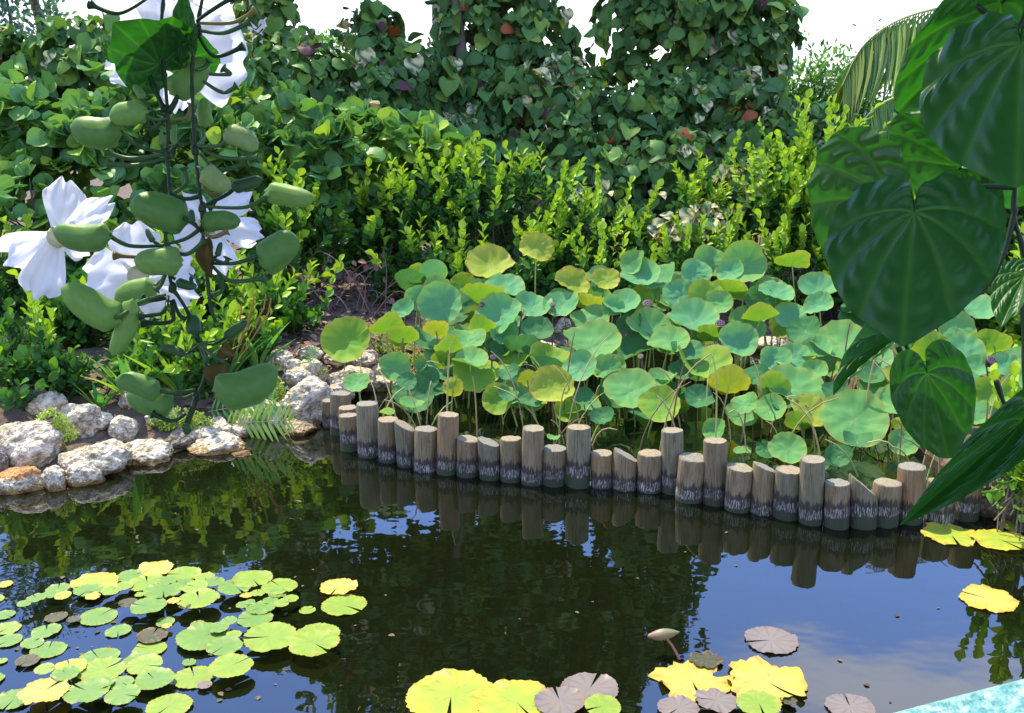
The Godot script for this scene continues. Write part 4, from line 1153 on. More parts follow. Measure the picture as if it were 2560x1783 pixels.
func lily_pads():
	rng.seed = 515
	var L := []     # x, y, w, style, raggedness
	for a in [[30, 390, 90, 5], [920, 300, 220, 2], [780, 350, 160, 0], [565, 400, 280, 5], [530, 455, 165, 0], [880, 400, 225, 1], [1100, 358, 205, 1], [1230, 385, 115, 1], [1100, 422, 130, 0], [1000, 415, 120, 0], [740, 430, 115, 1], [670, 465, 120, 1], [350, 445, 140, 0], [310, 487, 112, 0], [380, 506, 100, 5], [225, 520, 112, 0], [335, 587, 130, 3], [30, 575, 115, 0], [980, 475, 225, 0], [1170, 452, 150, 1], [1283, 420, 125, 0], [1192, 525, 245, 1], [1040, 538, 85, 2], [890, 567, 215, 0], [768, 550, 112, 3], [590, 583, 218, 0], [987, 617, 112, 0], [277, 670, 168, 0], [1180, 628, 82, 0], [1200, 657, 60, 2], [1415, 452, 212, 0], [1515, 405, 235, 1], [1675, 450, 212, 1], [1663, 492, 112, 0], [1545, 490, 90, 1], [1478, 505, 72, 2], [1620, 536, 92, 0], [1688, 552, 92, 1], [1742, 525, 92, 1], [1560, 582, 172, 0], [1525, 645, 212, 0], [1838, 546, 100, 1], [2058, 517, 275, 1], [2022, 415, 225, 2], [1900, 690, 260, 1], [1615, 757, 330, 1], [1882, 797, 300, 1], [1220, 722, 315, 0], [1345, 815, 215, 0], [893, 777, 200, 1], [705, 672, 150, 0], [912, 706, 180, 3], [290, 782, 205, 0], [195, 752, 130, 0], [48, 728, 160, 0], [45, 655, 150, 1], [590, 832, 240, 0], [828, 856, 180, 0], [868, 895, 215, 1], [615, 936, 280, 1], [422, 930, 195, 5], [398, 980, 165, 0], [275, 952, 118, 1], [1162, 946, 250, 1], [1388, 932, 265, 1], [1132, 868, 80, 0], [925, 992, 232, 0], [732, 1026, 142, 0], [742, 1108, 205, 0], [525, 1085, 265, 0], [622, 1035, 135, 0], [85, 1080, 230, 0], [275, 1085, 285, 2], [1010, 1122, 270, 1], [8, 850, 70, 1], [165, 858, 140, 3], [1402, 742, 92, 1], [1455, 562, 80, 0], [1500, 545, 62, 0], [1110, 570, 70, 3], [1370, 640, 100, 0], [150, 555, 80, 0], [440, 610, 80, 3], [-60, 960, 160, 0], [-40, 480, 120, 1], [1310, 690, 120, 0], [1225, 1005, 90, 4], [1000, 660, 60, 2], [560, 500, 90, 2], [840, 500, 60, 1]]:
		L.append([a[0] * 0.4181, 1300 + a[1] * 0.4181, a[2] * 0.4181, a[3], 0.22 if a[3] == 2 else (0.06 if a[3] == 5 else 0.03)])
	for a in [[315, 612, 312, 5, 0.05], [540, 640, 275, 5, 0.03], [795, 586, 200, 4, 0.03], [690, 642, 175, 4, 0.05], [1420, 420, 185, 4, 0.03], [1148, 562, 265, 2, 0.4], [1410, 572, 290, 2, 0.3], [1192, 492, 110, 3, 0.3], [1100, 662, 145, 4, 0.06], [1228, 640, 150, 4, 0.3], [1378, 658, 155, 1, 0.1], [838, 668, 130, 1, 0.05], [1695, 650, 168, 4, 0.05], [2045, 55, 185, 5, 0.18], [2218, 78, 185, 5, 0.12], [2268, 25, 110, 5, 0.1], [2172, 277, 192, 2, 0.08], [1480, 640, 60, 3, 0.3]]:
		L.append([900 + a[0] * 0.723, 1300 + a[1] * 0.723, a[2] * 0.723, a[3], a[4]])
	var cn := ["green", "lime green", "yellow ragged", "brown decaying", "mauve-grey ribbed", "yellow-edged lime"]
	var placed := []
	for a in L:
		var c := onp(a[0], a[1])
		var R: float = a[2] * to_px(c).z / FOCAL * 0.5
		var lev := 0
		var near := 0
		for q in placed:
			var dd := Vector2(c.x - q[0].x, c.z - q[0].z).length()
			if dd < R + q[1]: lev = maxi(lev, q[2] + 1)
			if dd < R + q[1] + 0.1: near += 1
		if lev > 5: lev = 5
		c.y = 0.004 + lev * 0.0055
		var size := "large" if R > 0.1 else ("small" if R < 0.045 else "medium")
		placed.append([c, R, lev, size + " " + cn[a[3]]])
		var where := "in the crowded raft" if a[0] < 760 else ("floating near the log posts" if a[1] < 1400 else "floating on the open mirror water")
		if near >= 3 and a[0] < 760: where = "overlapped in the crowded raft"
		var notch_to := rf(0, TAU)
		if R > 0.095: notch_to = rf(-2.0, -0.9)
		var facing: String = ["log posts", "rock bank", "handrail", "palm bank"][int(fposmod(notch_to - PI / 4.0 + TAU, TAU) / (PI / 2.0)) % 4]
		var lab := "%s %s lily pad %s, notch toward the %s" % [size, cn[a[3]], where, facing]
		if placed.size() > 1:
			var nb := 0
			for q in placed.size() - 1:
				if c.distance_to(placed[q][0]) < c.distance_to(placed[nb][0]): nb = q
			lab = "%s %s lily pad beside %s pad, notch toward the %s" % [size, cn[a[3]], placed[nb][3], facing]
		var b := Basis(Vector3.UP, notch_to) * Basis(Vector3.RIGHT, rf(-0.02, 0.02))
		if R < 0.05: b = b * Basis(Vector3.RIGHT, rf(-0.06, 0.06))
		var o := thing("water_lily_pad", c, lab, "lily pad", "water lily pads on the pond")
		put(pad_mesh(R, a[3], rf(0, 90), a[4]), "blade", M.pad, o, Transform3D(b, Vector3.ZERO))
		if R > 0.05:
			var mb := MB.new()
			mb.tube(bez(Vector3(0, -0.002, 0), Vector3(rf(-0.05, 0.05), -0.2, rf(-0.05, 0.05)), Vector3(rf(-0.2, 0.2), -0.55, rf(-0.2, 0.2)), 5), [0.003, 0.003, 0.003, 0.003, 0.003], 5, Color(0.2, 0.08, 0.04))
			put(mb.commit(), "stalk", M.stalk, o)
	var dxf := []
	var dcl := []
	for k in 80:
		var q := onp(rf(0, 760), rf(1440, 1770)) if k % 3 else onp(rf(0, 2500), rf(1250, 1770))
		if q.z < post_line_z(q.x) + 0.15 and q.x > -0.9: continue
		var sc := rf(0.006, 0.022)
		dxf.append(Transform3D(frame(Vector3(rf(-1, 1), 0, rf(-1, 1)), Vector3.UP).scaled(Vector3(sc, sc, sc)), q + Vector3(0, 0.002, 0)))
		dcl.append([Color(0.07, 0.05, 0.02), Color(0.05, 0.03, 0.015), Color(0.08, 0.09, 0.02), Color(0.1, 0.08, 0.04)][k % 4])
	tag(multi(LM.coco[2], dxf, dcl, M.litter, "floating_debris", self), "tiny bits of leaf floating between the lily pads", "debris", "", "stuff")
	# a folded young leaf that stands out of the water on a red stalk
	var o2 := thing("young_lily_leaf", onp(1712, 1652), "rolled young lily leaf on red stalk above the mirror water", "lily leaf")
	var at := onp(1712, 1652)
	var tip := atd(1655, 1590, to_px(at).z + 0.02) - at
	var mb2 := MB.new()
	mb2.tube(bez(Vector3(0.02, -0.1, 0.02), tip * 0.5 + Vector3(0.01, 0.02, 0), tip, 7), [0.004, 0.004, 0.004, 0.004, 0.0035, 0.0035, 0.003], 6, Color(0.3, 0.1, 0.08))
	put(mb2.commit(), "stalk", M.stalk, o2)
	mb2 = MB.new()
	var pp := PackedVector3Array()
	var pc := PackedColorArray()
	for k in 9:
		var t := k / 8.0
		var rr := 0.017 * sin(PI * clampf(t * 0.9 + 0.08, 0, 1))
		for s in 11:
			var ang := TAU * 0.85 * s / 10.0
			pp.append(tip + Vector3(lerpf(-0.04, 0.05, t), 0.012 * t + cos(ang) * rr, sin(ang) * rr * 1.2))
			pc.append(Color(0.16, 0.17, 0.07).lerp(Color(0.22, 0.13, 0.09), 1.0 - t))
	mb2.grid(pp, 9, 11, pc)
	put(mb2.commit(), "blade", M.pad, o2)

# ---------------------------------------------------------------- ferns, straps and moss on the bank
func bank_plants():
	rng.seed = 77
	var strap := [leaf_mesh("lance", 0.13, 0.5, 0.6, 81, 8), leaf_mesh("lance", 0.16, 0.4, 0.35, 82, 8)]
	var gr := "strap-leaved plants on the rock bank"
	for a in [[330, 1000, 16, 0.30, "strap-leaved clump between rocks and dark bush"], [450, 985, 20, 0.38, "bright strap-leaved clump in the middle of the rock bank"], [560, 960, 20, 0.40, "tall strap-leaved clump with rusty flower spikes"], [640, 930, 14, 0.34, "strap-leaved clump leaning over the boulder"], [250, 1020, 10, 0.18, "low strap-leaved tuft beside the moss clump"]]:
		var g := ground_hit(a[0], a[1])
		var o := thing("strap_leaved_plant", g, a[4], "plant", gr)
		for k in int(a[2]):
			var an := rf(0, TAU)
			var out := Vector3(cos(an), 0, sin(an))
			var mid := (out * rf(0.2, 0.9) + Vector3(0, 1, 0)).normalized()
			var s: float = a[3] * rf(0.6, 1.1)
			var cc: Color = [Color(0.07, 0.22, 0.06), Color(0.1, 0.3, 0.06), Color(0.16, 0.38, 0.07), Color(0.28, 0.48, 0.06)][rng.randi() % 4]
			put(strap[k % 2], "leaf", tinted("leaf", cc), o, Transform3D(frame(mid, Vector3(0, 1, 0) * 0.5 - out).scaled(Vector3(s, s, s)), out * 0.02))
		if "rusty" in a[4]:
			for k in 5:
				var mb := MB.new()
				var q := Vector3(0.1 + 0.04 * k, 0.36 + rf(-0.05, 0.05), rf(-0.05, 0.05))
				mb.tube([Vector3.ZERO, q * 0.6, q, q + Vector3(0.015, 0.07, 0)], [0.003, 0.003, 0.005, 0.003], 5, Color(0.3, 0.13, 0.04))
				put(mb.commit(), "flower_spike", M.stalk, o)
	# fern fronds
	var pin := leaf_mesh("lance", 0.15, 0.3, 0.3, 85, 5)
	for a in [[[[560, 1060], [640, 1055], [720, 1050]], "pale arching fern frond hanging over the water", 0.075, Color(0.3, 0.46, 0.08)], [[[520, 1030], [600, 1015], [680, 1000]], "fern frond with long fingers leaning toward boulder", 0.08, Color(0.16, 0.38, 0.08)], [[[560, 1010], [650, 1030], [730, 1072]], "drooping fern frond with reddish midrib", 0.07, Color(0.2, 0.4, 0.08)], [[[800, 940], [770, 900], [790, 870]], "tiny fern growing in a rock crack", 0.03, Color(0.12, 0.34, 0.07)], [[[360, 930], [330, 900], [350, 850]], "yellow-green feathery fern behind twin hanging buds", 0.09, Color(0.36, 0.5, 0.06)], [[[390, 960], [350, 930], [320, 900]], "feathery fern spreading before the dark bush", 0.08, Color(0.2, 0.42, 0.06)]]:
		var P: Array = a[0]
		var g := ground_hit(P[0][0], P[0][1])
		var d := to_px(g).z - 0.04
		var path := []
		for k in 3: path.append(atd(P[k][0], P[k][1], d - 0.08 * k) - g)
		path = smooth_path(path, 12)
		var o := thing("fern", g, a[1], "fern", "ferns on the rock bank")
		var mb := MB.new()
		var rad := []
		for k in path.size(): rad.append(lerpf(0.003, 0.001, float(k) / path.size()))
		mb.tube(path, rad, 5, Color(0.3, 0.16, 0.06) if "reddish" in a[1] else Color(0.3, 0.36, 0.1))
		put(mb.commit(), "midrib", M.stalk, o)
		for k in range(2, path.size(), 2):
			var dirv: Vector3 = (path[k] - path[k - 1]).normalized()
			for s: float in [-1.0, 1.0]:
				var mid := (dirv * 0.6 + dirv.cross(Vector3(0, 0.25, 1)).normalized() * s + rv() * 0.1).normalized()
				var l: float = a[2] * (0.6 + 0.7 * sin(PI * k / path.size())) * 1.3
				put(pin, "leaflet", tinted("leaf", a[3]), o, Transform3D(frame(mid, Vector3(0, 0.6, 0.8) + rv() * 0.2).scaled(Vector3(l, l, l)), path[k]))
	# dry twigs over the leaf litter
	var bush := thing("dry_twig_bush", ground_hit(900, 790), "dead reddish-brown twigs arching over the leaf litter", "twigs")
	for k in 26:
		var q0 := ground_hit(rf(760, 1010), rf(740, 800))
		var q1 := q0 + Vector3(rf(-0.5, 0.5), rf(0.12, 0.45), rf(-0.1, 0.2))
		var mt := MB.new()
		var r0 := rf(0.0025, 0.005)
		mt.tube(bez(q0 - bush.position, q0.lerp(q1, 0.5) + Vector3(rf(-0.1, 0.1), 0.15, 0) - bush.position, q1 - bush.position, 8), [r0, r0, r0, r0 * 0.8, r0 * 0.7, r0 * 0.6, r0 * 0.5, r0 * 0.3], 5, [Color(0.12, 0.06, 0.04), Color(0.2, 0.11, 0.08), Color(0.25, 0.18, 0.13)][k % 3])
		put(mt.commit(), "twig", M.stalk, bush)
		for e in 3:
			var sc := rf(0.03, 0.055)
			put(LM.coco[e], "withered_leaf", tinted("litter", [Color(0.2, 0.09, 0.06), Color(0.28, 0.15, 0.1), Color(0.12, 0.05, 0.04)][e]), bush, Transform3D(frame(rv() + Vector3(0, -0.5, 0), rv() + Vector3(0, 0.3, 0.6)).scaled(Vector3(sc, sc, sc)), q0.lerp(q1, rf(0.5, 1.0)) + Vector3(0, 0.05, 0) - bush.position))
	# yellow-green spikemoss cushions
	var bit := leaf_mesh("oval", 0.45, 0.3, 0.4, 88, 3)
	for a in [[140, 1075, 60, 70, 0.0, "yellow-green moss clump draped over largest boulder"], [700, 985, 26, 60, 0.0, "yellow moss hanging from the craggy boulder"], [460, 1050, 90, 40, 0.0, "wide yellow-green moss mat below the ferns"], [985, 865, 60, 40, 0.0, "yellow-green moss patch behind pinkish boulder"], [1040, 895, 45, 25, 0.0, "small yellow-green moss patch beside lotus stalks"], [690, 915, 18, 16, 0.0, "moss tuft at the back of rock heap"], [800, 925, 22, 18, 0.0, "green moss tuft in the rock heap"], [1350, 875, 60, 22, 0.0, "yellowing moss patch under lotus leaves"]]:
		var g := ground_hit(a[0], a[1] + a[3] * 0.4)
		var d := to_px(g).z - 0.06
		var c := atd(a[0], a[1], d)
		var o := thing("moss_clump", c, a[5], "moss", "yellow-green moss clumps")
		var xf := []
		var cl := []
		for k in int(a[2] * a[3] * 0.55):
			var e := rv() * pow(rng.randf(), 0.4)
			if nz.get_noise_2d(e.x * 2.2 + a[0], e.y * 2.2) < -0.12: continue
			var q := Vector3(e.x * a[2] * d / FOCAL, e.y * a[3] * d / FOCAL * (1.0 - 0.5 * absf(e.x)), e.z * 0.03 + 0.03)
			var s := rf(0.008, 0.02)
			xf.append(Transform3D(frame(rv() + Vector3(0, 0.2, 0.4), rv() + Vector3(0, 0.8, 0.5)).scaled(Vector3(s, s, s)), q))
			cl.append([Color(0.42, 0.5, 0.05), Color(0.5, 0.55, 0.07), Color(0.26, 0.4, 0.05), Color(0.3, 0.46, 0.05)][rng.randi() % 4])
		multi(bit, xf, cl, M.moss, "tuft", o)

# ---------------------------------------------------------------- hanging clock vines
func heart(L: float, W: float, fold: float, droop: float, quilt: float, col: Color, seed_: int) -> ArrayMesh:
	# a large leaf round its stalk joint: midrib along +y, blade facing +z
	var na := 150
	var nr := 44
	var ang := [0.0, 22.0, 45.0, 70.0, 95.0, 120.0, 145.0, 165.0, 180.0]
	var rad := [1.0, 0.87, 0.78, 0.71, 0.63, 0.53, 0.40, 0.26, 0.05]
	var veins := [0.0, 33.0, -33.0, 70.0, -70.0, 112.0, -112.0]
	var p := PackedVector3Array()
	var c := PackedColorArray()
	for k in nr + 1:
		var q := float(k) / nr
		for s in na + 1:
			var a := lerpf(-180.0, 180.0, float(s) / na)
			var aa := absf(a)
			var r := 0.0
			for t in 8:
				if aa >= ang[t] and aa <= ang[t + 1]:
					r = lerpf(rad[t], rad[t + 1], smoothstep(0.0, 1.0, (aa - ang[t]) / (ang[t + 1] - ang[t])) * 0.4 + 0.6 * (aa - ang[t]) / (ang[t + 1] - ang[t]))
			r *= 1.0 + 0.03 * nz.get_noise_2d(a * 0.03 + seed_, 2.0)
			var x := sin(deg_to_rad(a)) * r * q
			var y := cos(deg_to_rad(a)) * r * q
			var dv := 999.0
			var which := 0
			for t in 7:
				var bend := veins[t] as float * (1.0 - 0.3 * q)
				var dd := absf(a - bend) * q
				if dd < dv:
					dv = dd
					which = t
			var vein := exp(-dv * dv / 1.6)
			var side := sin((q * 6.0 - dv * 0.04) * TAU)
			var z := quilt * (0.55 * (1.0 - exp(-dv * dv / 60.0)) + 0.3 * side * (1.0 - exp(-dv * dv / 90.0))) * minf(1.0, q * 2.0)
			z += 0.02 * nz.get_noise_2d(x * 2.0 + seed_, y * 2.0)
			z += fold * absf(x) - droop * (x * x * 0.6 + y * y)
			var b := 0.95 + 0.15 * nz.get_noise_2d(x * 5.0 + seed_, y * 5.0)
			var cc := Color(col.r * b, col.g * b, col.b * b)
			cc = cc.lerp(Color(col.r * 2.2 + 0.01, col.g * 1.6, col.b * 1.5), vein * 0.7)
			z -= 0.012 * vein
			p.append(Vector3(x * W, y * L, z * L))
			c.append(cc)
	var mb := MB.new()
	mb.grid(p, nr + 1, na + 1, c, null, false)
	return mb.commit()

func vine_leaf(parent: Node3D, org: Vector3, joint: Array, tip: Array, wide: float, roll: float, fold: float, droop: float, col: Color, m: Material, seed_: int, label := ""):
	var a := atd(joint[0], joint[1], joint[2])
	var b := atd(tip[0], tip[1], tip[2])
	var y := (b - a).normalized()
	var z := (EYE - a).normalized()
	z = (z - y * z.dot(y)).normalized()
	z = z.rotated(y, deg_to_rad(roll))
	var L := a.distance_to(b)
	var o := put(heart(L, L * wide, fold, droop, 0.055, col, seed_), "leaf", m, parent, Transform3D(Basis(y.cross(z), y, z), a - org))
	if label: o.set_meta("label", label)

func pod(mb: MB, c: Vector3, axis: Vector3, face: Vector3, L: float, W: float, D: float, col: Color, bend := 0.0):
	# a closed pair of bracts: a flattened, blunt pod with a keel
	var y := axis.normalized()
	var z := (face - y * face.dot(y)).normalized()
	var x := y.cross(z)
	var nk := 17
	var ns := 24
	var p := PackedVector3Array()
	var cc := PackedColorArray()
	for k in nk:
		var t := float(k) / (nk - 1)
		var w := smoothstep(-0.02, 0.16, t) * (1.0 - 0.1 * t) * sqrt(maxf(0.0, 1.0 - pow(maxf(0.0, (t - 0.5) / 0.502), 2.6)))
		if k == 0: w = 0.16
		var flat := 0.75 + 0.25 * (1.0 - t)
		for s in ns + 1:
			var a := TAU * (s % ns) / ns
			var ca := cos(a)
			var sa := sin(a)
			var lens := signf(sa) * pow(absf(sa), 1.25)          # two bracts meet in a sharp seam
			var bump := 1.0 + 0.035 * cos(a * 8.0) * sin(PI * t) + 0.10 * nz.get_noise_3d(ca * 1.2 + c.x * 300.0, t * 2.4, sa * 1.2)
			var hook := 0.10 * W * sin(t * 5.0 + c.y * 90.0)
			p.append(c + y * (t - 0.5 - 0.05 * absf(ca) * (1.0 - t)) * L + x * (ca * w * W * 0.5 * bump + bend * L * sin(PI * t) + hook * 0.5) + z * (lens * w * D * 0.5 * flat * bump))
			var b := 1.0 + 0.22 * nz.get_noise_3d(ca * 2.0 + c.y * 200.0, t * 5.0, sa * 2.0)
			var cl := Color(col.r * b, col.g * b, col.b * b)
			if absf(ca) > 0.96: cl = cl.lerp(Color(0.2, 0.3, 0.09), 0.4)
			cc.append(cl)
	mb.grid(p, nk, ns + 1, cc, null, true)

func petal(L: float, W: float, bend: float, frill: float, seed_: int) -> ArrayMesh:
	var nu := 13
	var nv := 15
	var p := PackedVector3Array()
	var c := PackedColorArray()
	for k in nu:
		var t := float(k) / (nu - 1)
		var hw := 0.5 * W * (0.26 + 0.74 * pow(sin(PI * clampf(t * 0.56 + 0.0, 0, 1)), 1.2)) * (1.0 if t < 0.8 else sqrt(maxf(0.03, 1.0 - pow((t - 0.8) / 0.205, 2.0) * 0.75)))
		for s in nv:
			var f := (s - 7) / 7.0
			var e := pow(t, 2.5)
			var z := bend * L * t * t + frill * L * e * (0.5 * sin(f * 5.0 + seed_) + 0.3 * sin(f * 9.0 + seed_ * 2.0)) + 0.12 * W * f * f * (1.0 - t) + frill * 0.5 * L * nz.get_noise_2d(t * 2.0 + seed_, f * 1.5)
			var y := t * L * (1.0 - 0.1 * f * f * t) + 0.05 * L * e * sin(f * 6.0 + seed_ * 1.7)
			p.append(Vector3(f * hw, y, z))
			c.append((Color(0.80, 0.81, 0.84) * (0.95 if s % 3 == 1 else 1.0)).lerp(Color(0.78, 0.74, 0.36), clampf(0.75 - t * 4.0, 0, 1)))
	var mb := MB.new()
	mb.grid(p, nu, nv, c, null, false)
	return mb.commit()

func flower(parent: Node3D, org: Vector3, ctr: Array, lobes: Array, seed_: int):
	# lobes: [end x, end y in pixels, width px, bend]
	var c := atd(ctr[0], ctr[1], ctr[2])
	var fo := Node3D.new()
	fo.name = "flower"
	parent.add_child(fo, true)
	fo.position = c - org
	var k := 0
	for l in lobes:
		var e := atd(l[0], l[1], ctr[2] + (0.012 if k % 2 == 0 else -0.004) + float(l[3]) * 0.02)
		var y := e - c
		var z := (EYE - c).normalized()
		z = (z - y.normalized() * z.dot(y.normalized())).normalized()
		var W: float = l[2] * ctr[2] / FOCAL
		put(petal(y.length(), W, l[3], 0.14, seed_ + k * 3), "petal", M.petal, fo, Transform3D(Basis(y.normalized().cross(z), y.normalized(), z), -z * 0.003 * k))
		k += 1
	var mb := MB.new()
	var back := (c - EYE).normalized()
	mb.tube([-back * 0.002, back * 0.015, back * 0.03], [0.009, 0.007, 0.004], 12, Color(0.75, 0.74, 0.5))
	put(mb.commit(), "throat", M.petal, fo)

func clock_vine_flowers():
	var D := 0.75
	var org := atd(420, -60, D)
	var dk := Color(0.02, 0.06, 0.02)
	var A := thing("hanging_clock_vine", org, "hanging flower raceme with white flowers, green bud pods and curved stalks", "vine")
	# stems: zoom coordinates of two enlargements turned into photograph pixels
	var s1 := 0.3503
	var s2 := 0.4379
	var st := [
		[[1170, -150], [1165, 0], [1150, 200], [1165, 450], [1195, 800], [1195, 1100], [1205, 1300], [1212, 1400], [1180, 1570], [1190, 1830], [1225, 2050]],
		[[1480, -180], [1430, 60], [1405, 210], [1375, 430], [1370, 600], [1380, 850], [1392, 1070], [1412, 1250], [1440, 1480], [1450, 1700], [1480, 1990], [1500, 2180], [1540, 2300]],
		[[1225, 2050], [1330, 2210], [1420, 2420], [1470, 2640], [1400, 2850], [1330, 3080]],
		[[1180, 800], [1110, 650], [1070, 540]], [[1200, 810], [1270, 680]]]
	for k in st.size():
		var pts := []
		for q in st[k]: pts.append(atd(q[0] * s1, q[1] * s1, D) - org)
		pts = smooth_path(pts, 6)
		var mb := MB.new()
		var rad := []
		for i in pts.size(): rad.append((0.0013 if k < 3 else 0.0018) * (1.0 + 0.35 * maxf(0.0, sin(i * 1.05))))
		mb.tube(pts, rad, 8, dk)
		put(mb.commit(), "stem", M.vine, A)
	# joints
	for q in [[1190, 830], [1195, 1095], [1392, 1070], [1412, 210], [1222, 1415], [1445, 1480], [1184, 1625], [1230, 2050], [1490, 1740], [1425, 2330], [1400, 2830]]:
		var mb := MB.new()
		pod(mb, atd(q[0] * s1, q[1] * s1, D) - org, Vector3.UP, Vector3.BACK, 0.009, 0.0062, 0.0062, dk)
		put(mb.commit(), "joint", M.vine, A)
	# bud pods: x, y, length, width, angle, tone; then where its stalk starts and ends
	var pods := []
	for b in [[680, 930, 350, 225, 6, 1, [870, 945, 1000, 1050, 1190, 1090]], [915, 815, 260, 175, -15, 2, [1030, 810, 1090, 850, 1190, 850]], [1350, 545, 330, 210, -36, 2, [1240, 640, 1260, 720, 1200, 820]], [1725, 1000, 250, 150, 28, 3, [1640, 970, 1560, 1040, 1400, 1040]], [2070, 1400, 360, 150, 8, 2, [1900, 1400, 1750, 1480, 1450, 1475]], [1765, 1310, 210, 95, -22, 0, [1660, 1355, 1600, 1400, 1450, 1470]], [1465, 800, 210, 110, 75, 2, [1440, 880, 1450, 980, 1392, 1060]], [1540, 1290, 210, 150, 35, 3, [1480, 1240, 1440, 1200, 1412, 1190]], [990, 650, 130, 60, 50, 1, [1020, 700, 1080, 780, 1180, 830]], [1245, 960, 140, 45, 88, 1, [1240, 1030, 1230, 1060, 1200, 1090]], [1150, 990, 110, 35, 95, 1, [1150, 1040, 1160, 1070, 1190, 1095]], [1320, 380, 150, 60, 70, 2, [1340, 450, 1300, 480, 1250, 440]]]:
		var e := []
		for v in b[6]: e.append(v * s1)
		pods.append([b[0] * s1, b[1] * s1, b[2] * s1, b[3] * s1, b[4], b[5], e])
	for b in [[462, 422, 335, 155, 6, 1, [620, 430, 740, 490, 930, 490]], [905, 300, 305, 195, 12, 1, [1050, 330, 1110, 370, 1160, 420]], [1262, 350, 205, 115, -6, 1, [1160, 380, 1060, 450, 945, 480]], [1592, 512, 250, 195, -25, 1, [1480, 545, 1340, 590, 1205, 590]], [520, 822, 340, 185, 28, 2, [660, 900, 720, 870, 790, 800]], [770, 765, 235, 150, -20, 2, [880, 720, 920, 690, 945, 640]], [705, 965, 330, 120, -63, 2, [770, 830, 830, 800, 945, 770]], [900, 575, 250, 160, 5, 2, [1000, 560, 1000, 520, 945, 500]], [785, 1290, 250, 125, 14, 1, [920, 1320, 1010, 1330, 1120, 1310]], [855, 1368, 255, 160, 6, 1, [975, 1365, 1050, 1360, 1120, 1330]], [1412, 1272, 345, 215, -22, 1, [1280, 1160, 1220, 1120, 1140, 1060]], [1065, 712, 110, 55, 12, 0, [1000, 680, 970, 660, 955, 640]], [885, 580, 100, 75, 50, 0, [920, 620, 940, 630, 955, 640]], [985, 1088, 150, 50, 20, 0, [1060, 1110, 1090, 1090, 1130, 1060]], [1102, 940, 110, 85, 80, 0, [1110, 990, 1120, 1020, 1135, 1045]], [1345, 965, 150, 60, -35, 0, [1280, 1020, 1220, 1050, 1140, 1055]], [1062, 1540, 62, 50, 80, 0, [1060, 1500, 1090, 1420, 1110, 1350]], [855, 430, 90, 35, 60, 0, [880, 470, 910, 480, 935, 485]], [1095, 320, 70, 40, 80, 0, [1110, 360, 1130, 390, 1150, 410]], [1250, 510, 80, 35, -70, 0, [1230, 550, 1215, 580, 1205, 600]]]:
		var e := []
		for k in 6: e.append(b[6][k] * s2 + (400.0 if k % 2 == 1 else 0.0))
		pods.append([b[0] * s2, b[1] * s2 + 400.0, b[2] * s2, b[3] * s2, b[4], b[5], e])
	var tone := [Color(0.035, 0.1, 0.03), Color(0.105, 0.24, 0.05), Color(0.17, 0.33, 0.07), Color(0.24, 0.35, 0.12)]
	rng.seed = 8
	for b in pods:
		var dd := D + rf(-0.03, 0.03)
		var c := atd(b[0], b[1], dd)
		var u := view * Vector3(cos(deg_to_rad(b[4])), -sin(deg_to_rad(b[4])), rf(-0.25, 0.25))
		if c.x > atd(b[6][4], 0, dd).x: u = u
		var mb := MB.new()
		var L: float = b[2] * dd / FOCAL
		var W: float = b[3] * dd / FOCAL
		# the blunt end of the pod sits on the stalk
		var stalk_end := atd(b[6][0], b[6][1], dd)
		if (stalk_end - c).dot(u) > 0.0: u = -u
		pod(mb, c - org, u, view * Vector3(0, 0, 1), L * 1.06, W * 1.04, W * 0.72, tone[b[5]], rf(-0.05, 0.05))
		put(mb.commit(), "bud_pod", M.pod, A)
		mb = MB.new()
		var pts := smooth_path([stalk_end - org, atd(b[6][2], b[6][3], dd) - org, atd(b[6][4], b[6][5], D) - org], 6)
		var rad := []
		for k in pts.size(): rad.append(lerpf(0.0018, 0.0011, float(k) / pts.size()) * (0.7 if b[3] < 30 else 1.0))
		mb.tube(pts, rad, 8, [dk, Color(0.045, 0.12, 0.035), Color(0.08, 0.17, 0.05), Color(0.1, 0.18, 0.06)][b[5]])
		put(mb.commit(), "pod_stalk", M.vine, A)
	# stalks whose flowers have dropped, ending in a flared cup
	var cups := []
	for b in [[1405, 215, 1600, 235, 1785, 155, 1], [1415, 165, 1660, 160, 1825, 72, 2], [1405, 235, 1530, 400, 1740, 330, 0], [1405, 150, 1500, 80, 1660, -20, 0], [1060, -20, 850, 95, 640, 30, 0], [1450, 580, 1590, 660, 1692, 612, 1], [1490, 530, 1640, 530, 1592, 488, 1], [1400, 500, 1460, 480, 1495, 430, 1], [1450, 1075, 1620, 1130, 1845, 1130, 1], [1430, 1100, 1560, 1215, 1770, 1160, 1], [1190, 1100, 930, 1130, 760, 1085, 1], [1190, 1130, 960, 1180, 780, 1170, 1], [1215, 1400, 1330, 1310, 1310, 1200, 1], [1195, 850, 1330, 840, 1368, 742, 2], [1160, 870, 1090, 920, 1040, 890, 1], [1440, 1280, 1500, 1390, 1590, 1355, 2], [1230, 1390, 1330, 1420, 1430, 1400, 0]]:
		var e := []
		for k in 6: e.append(b[k] * s1)
		cups.append([e, b[6]])
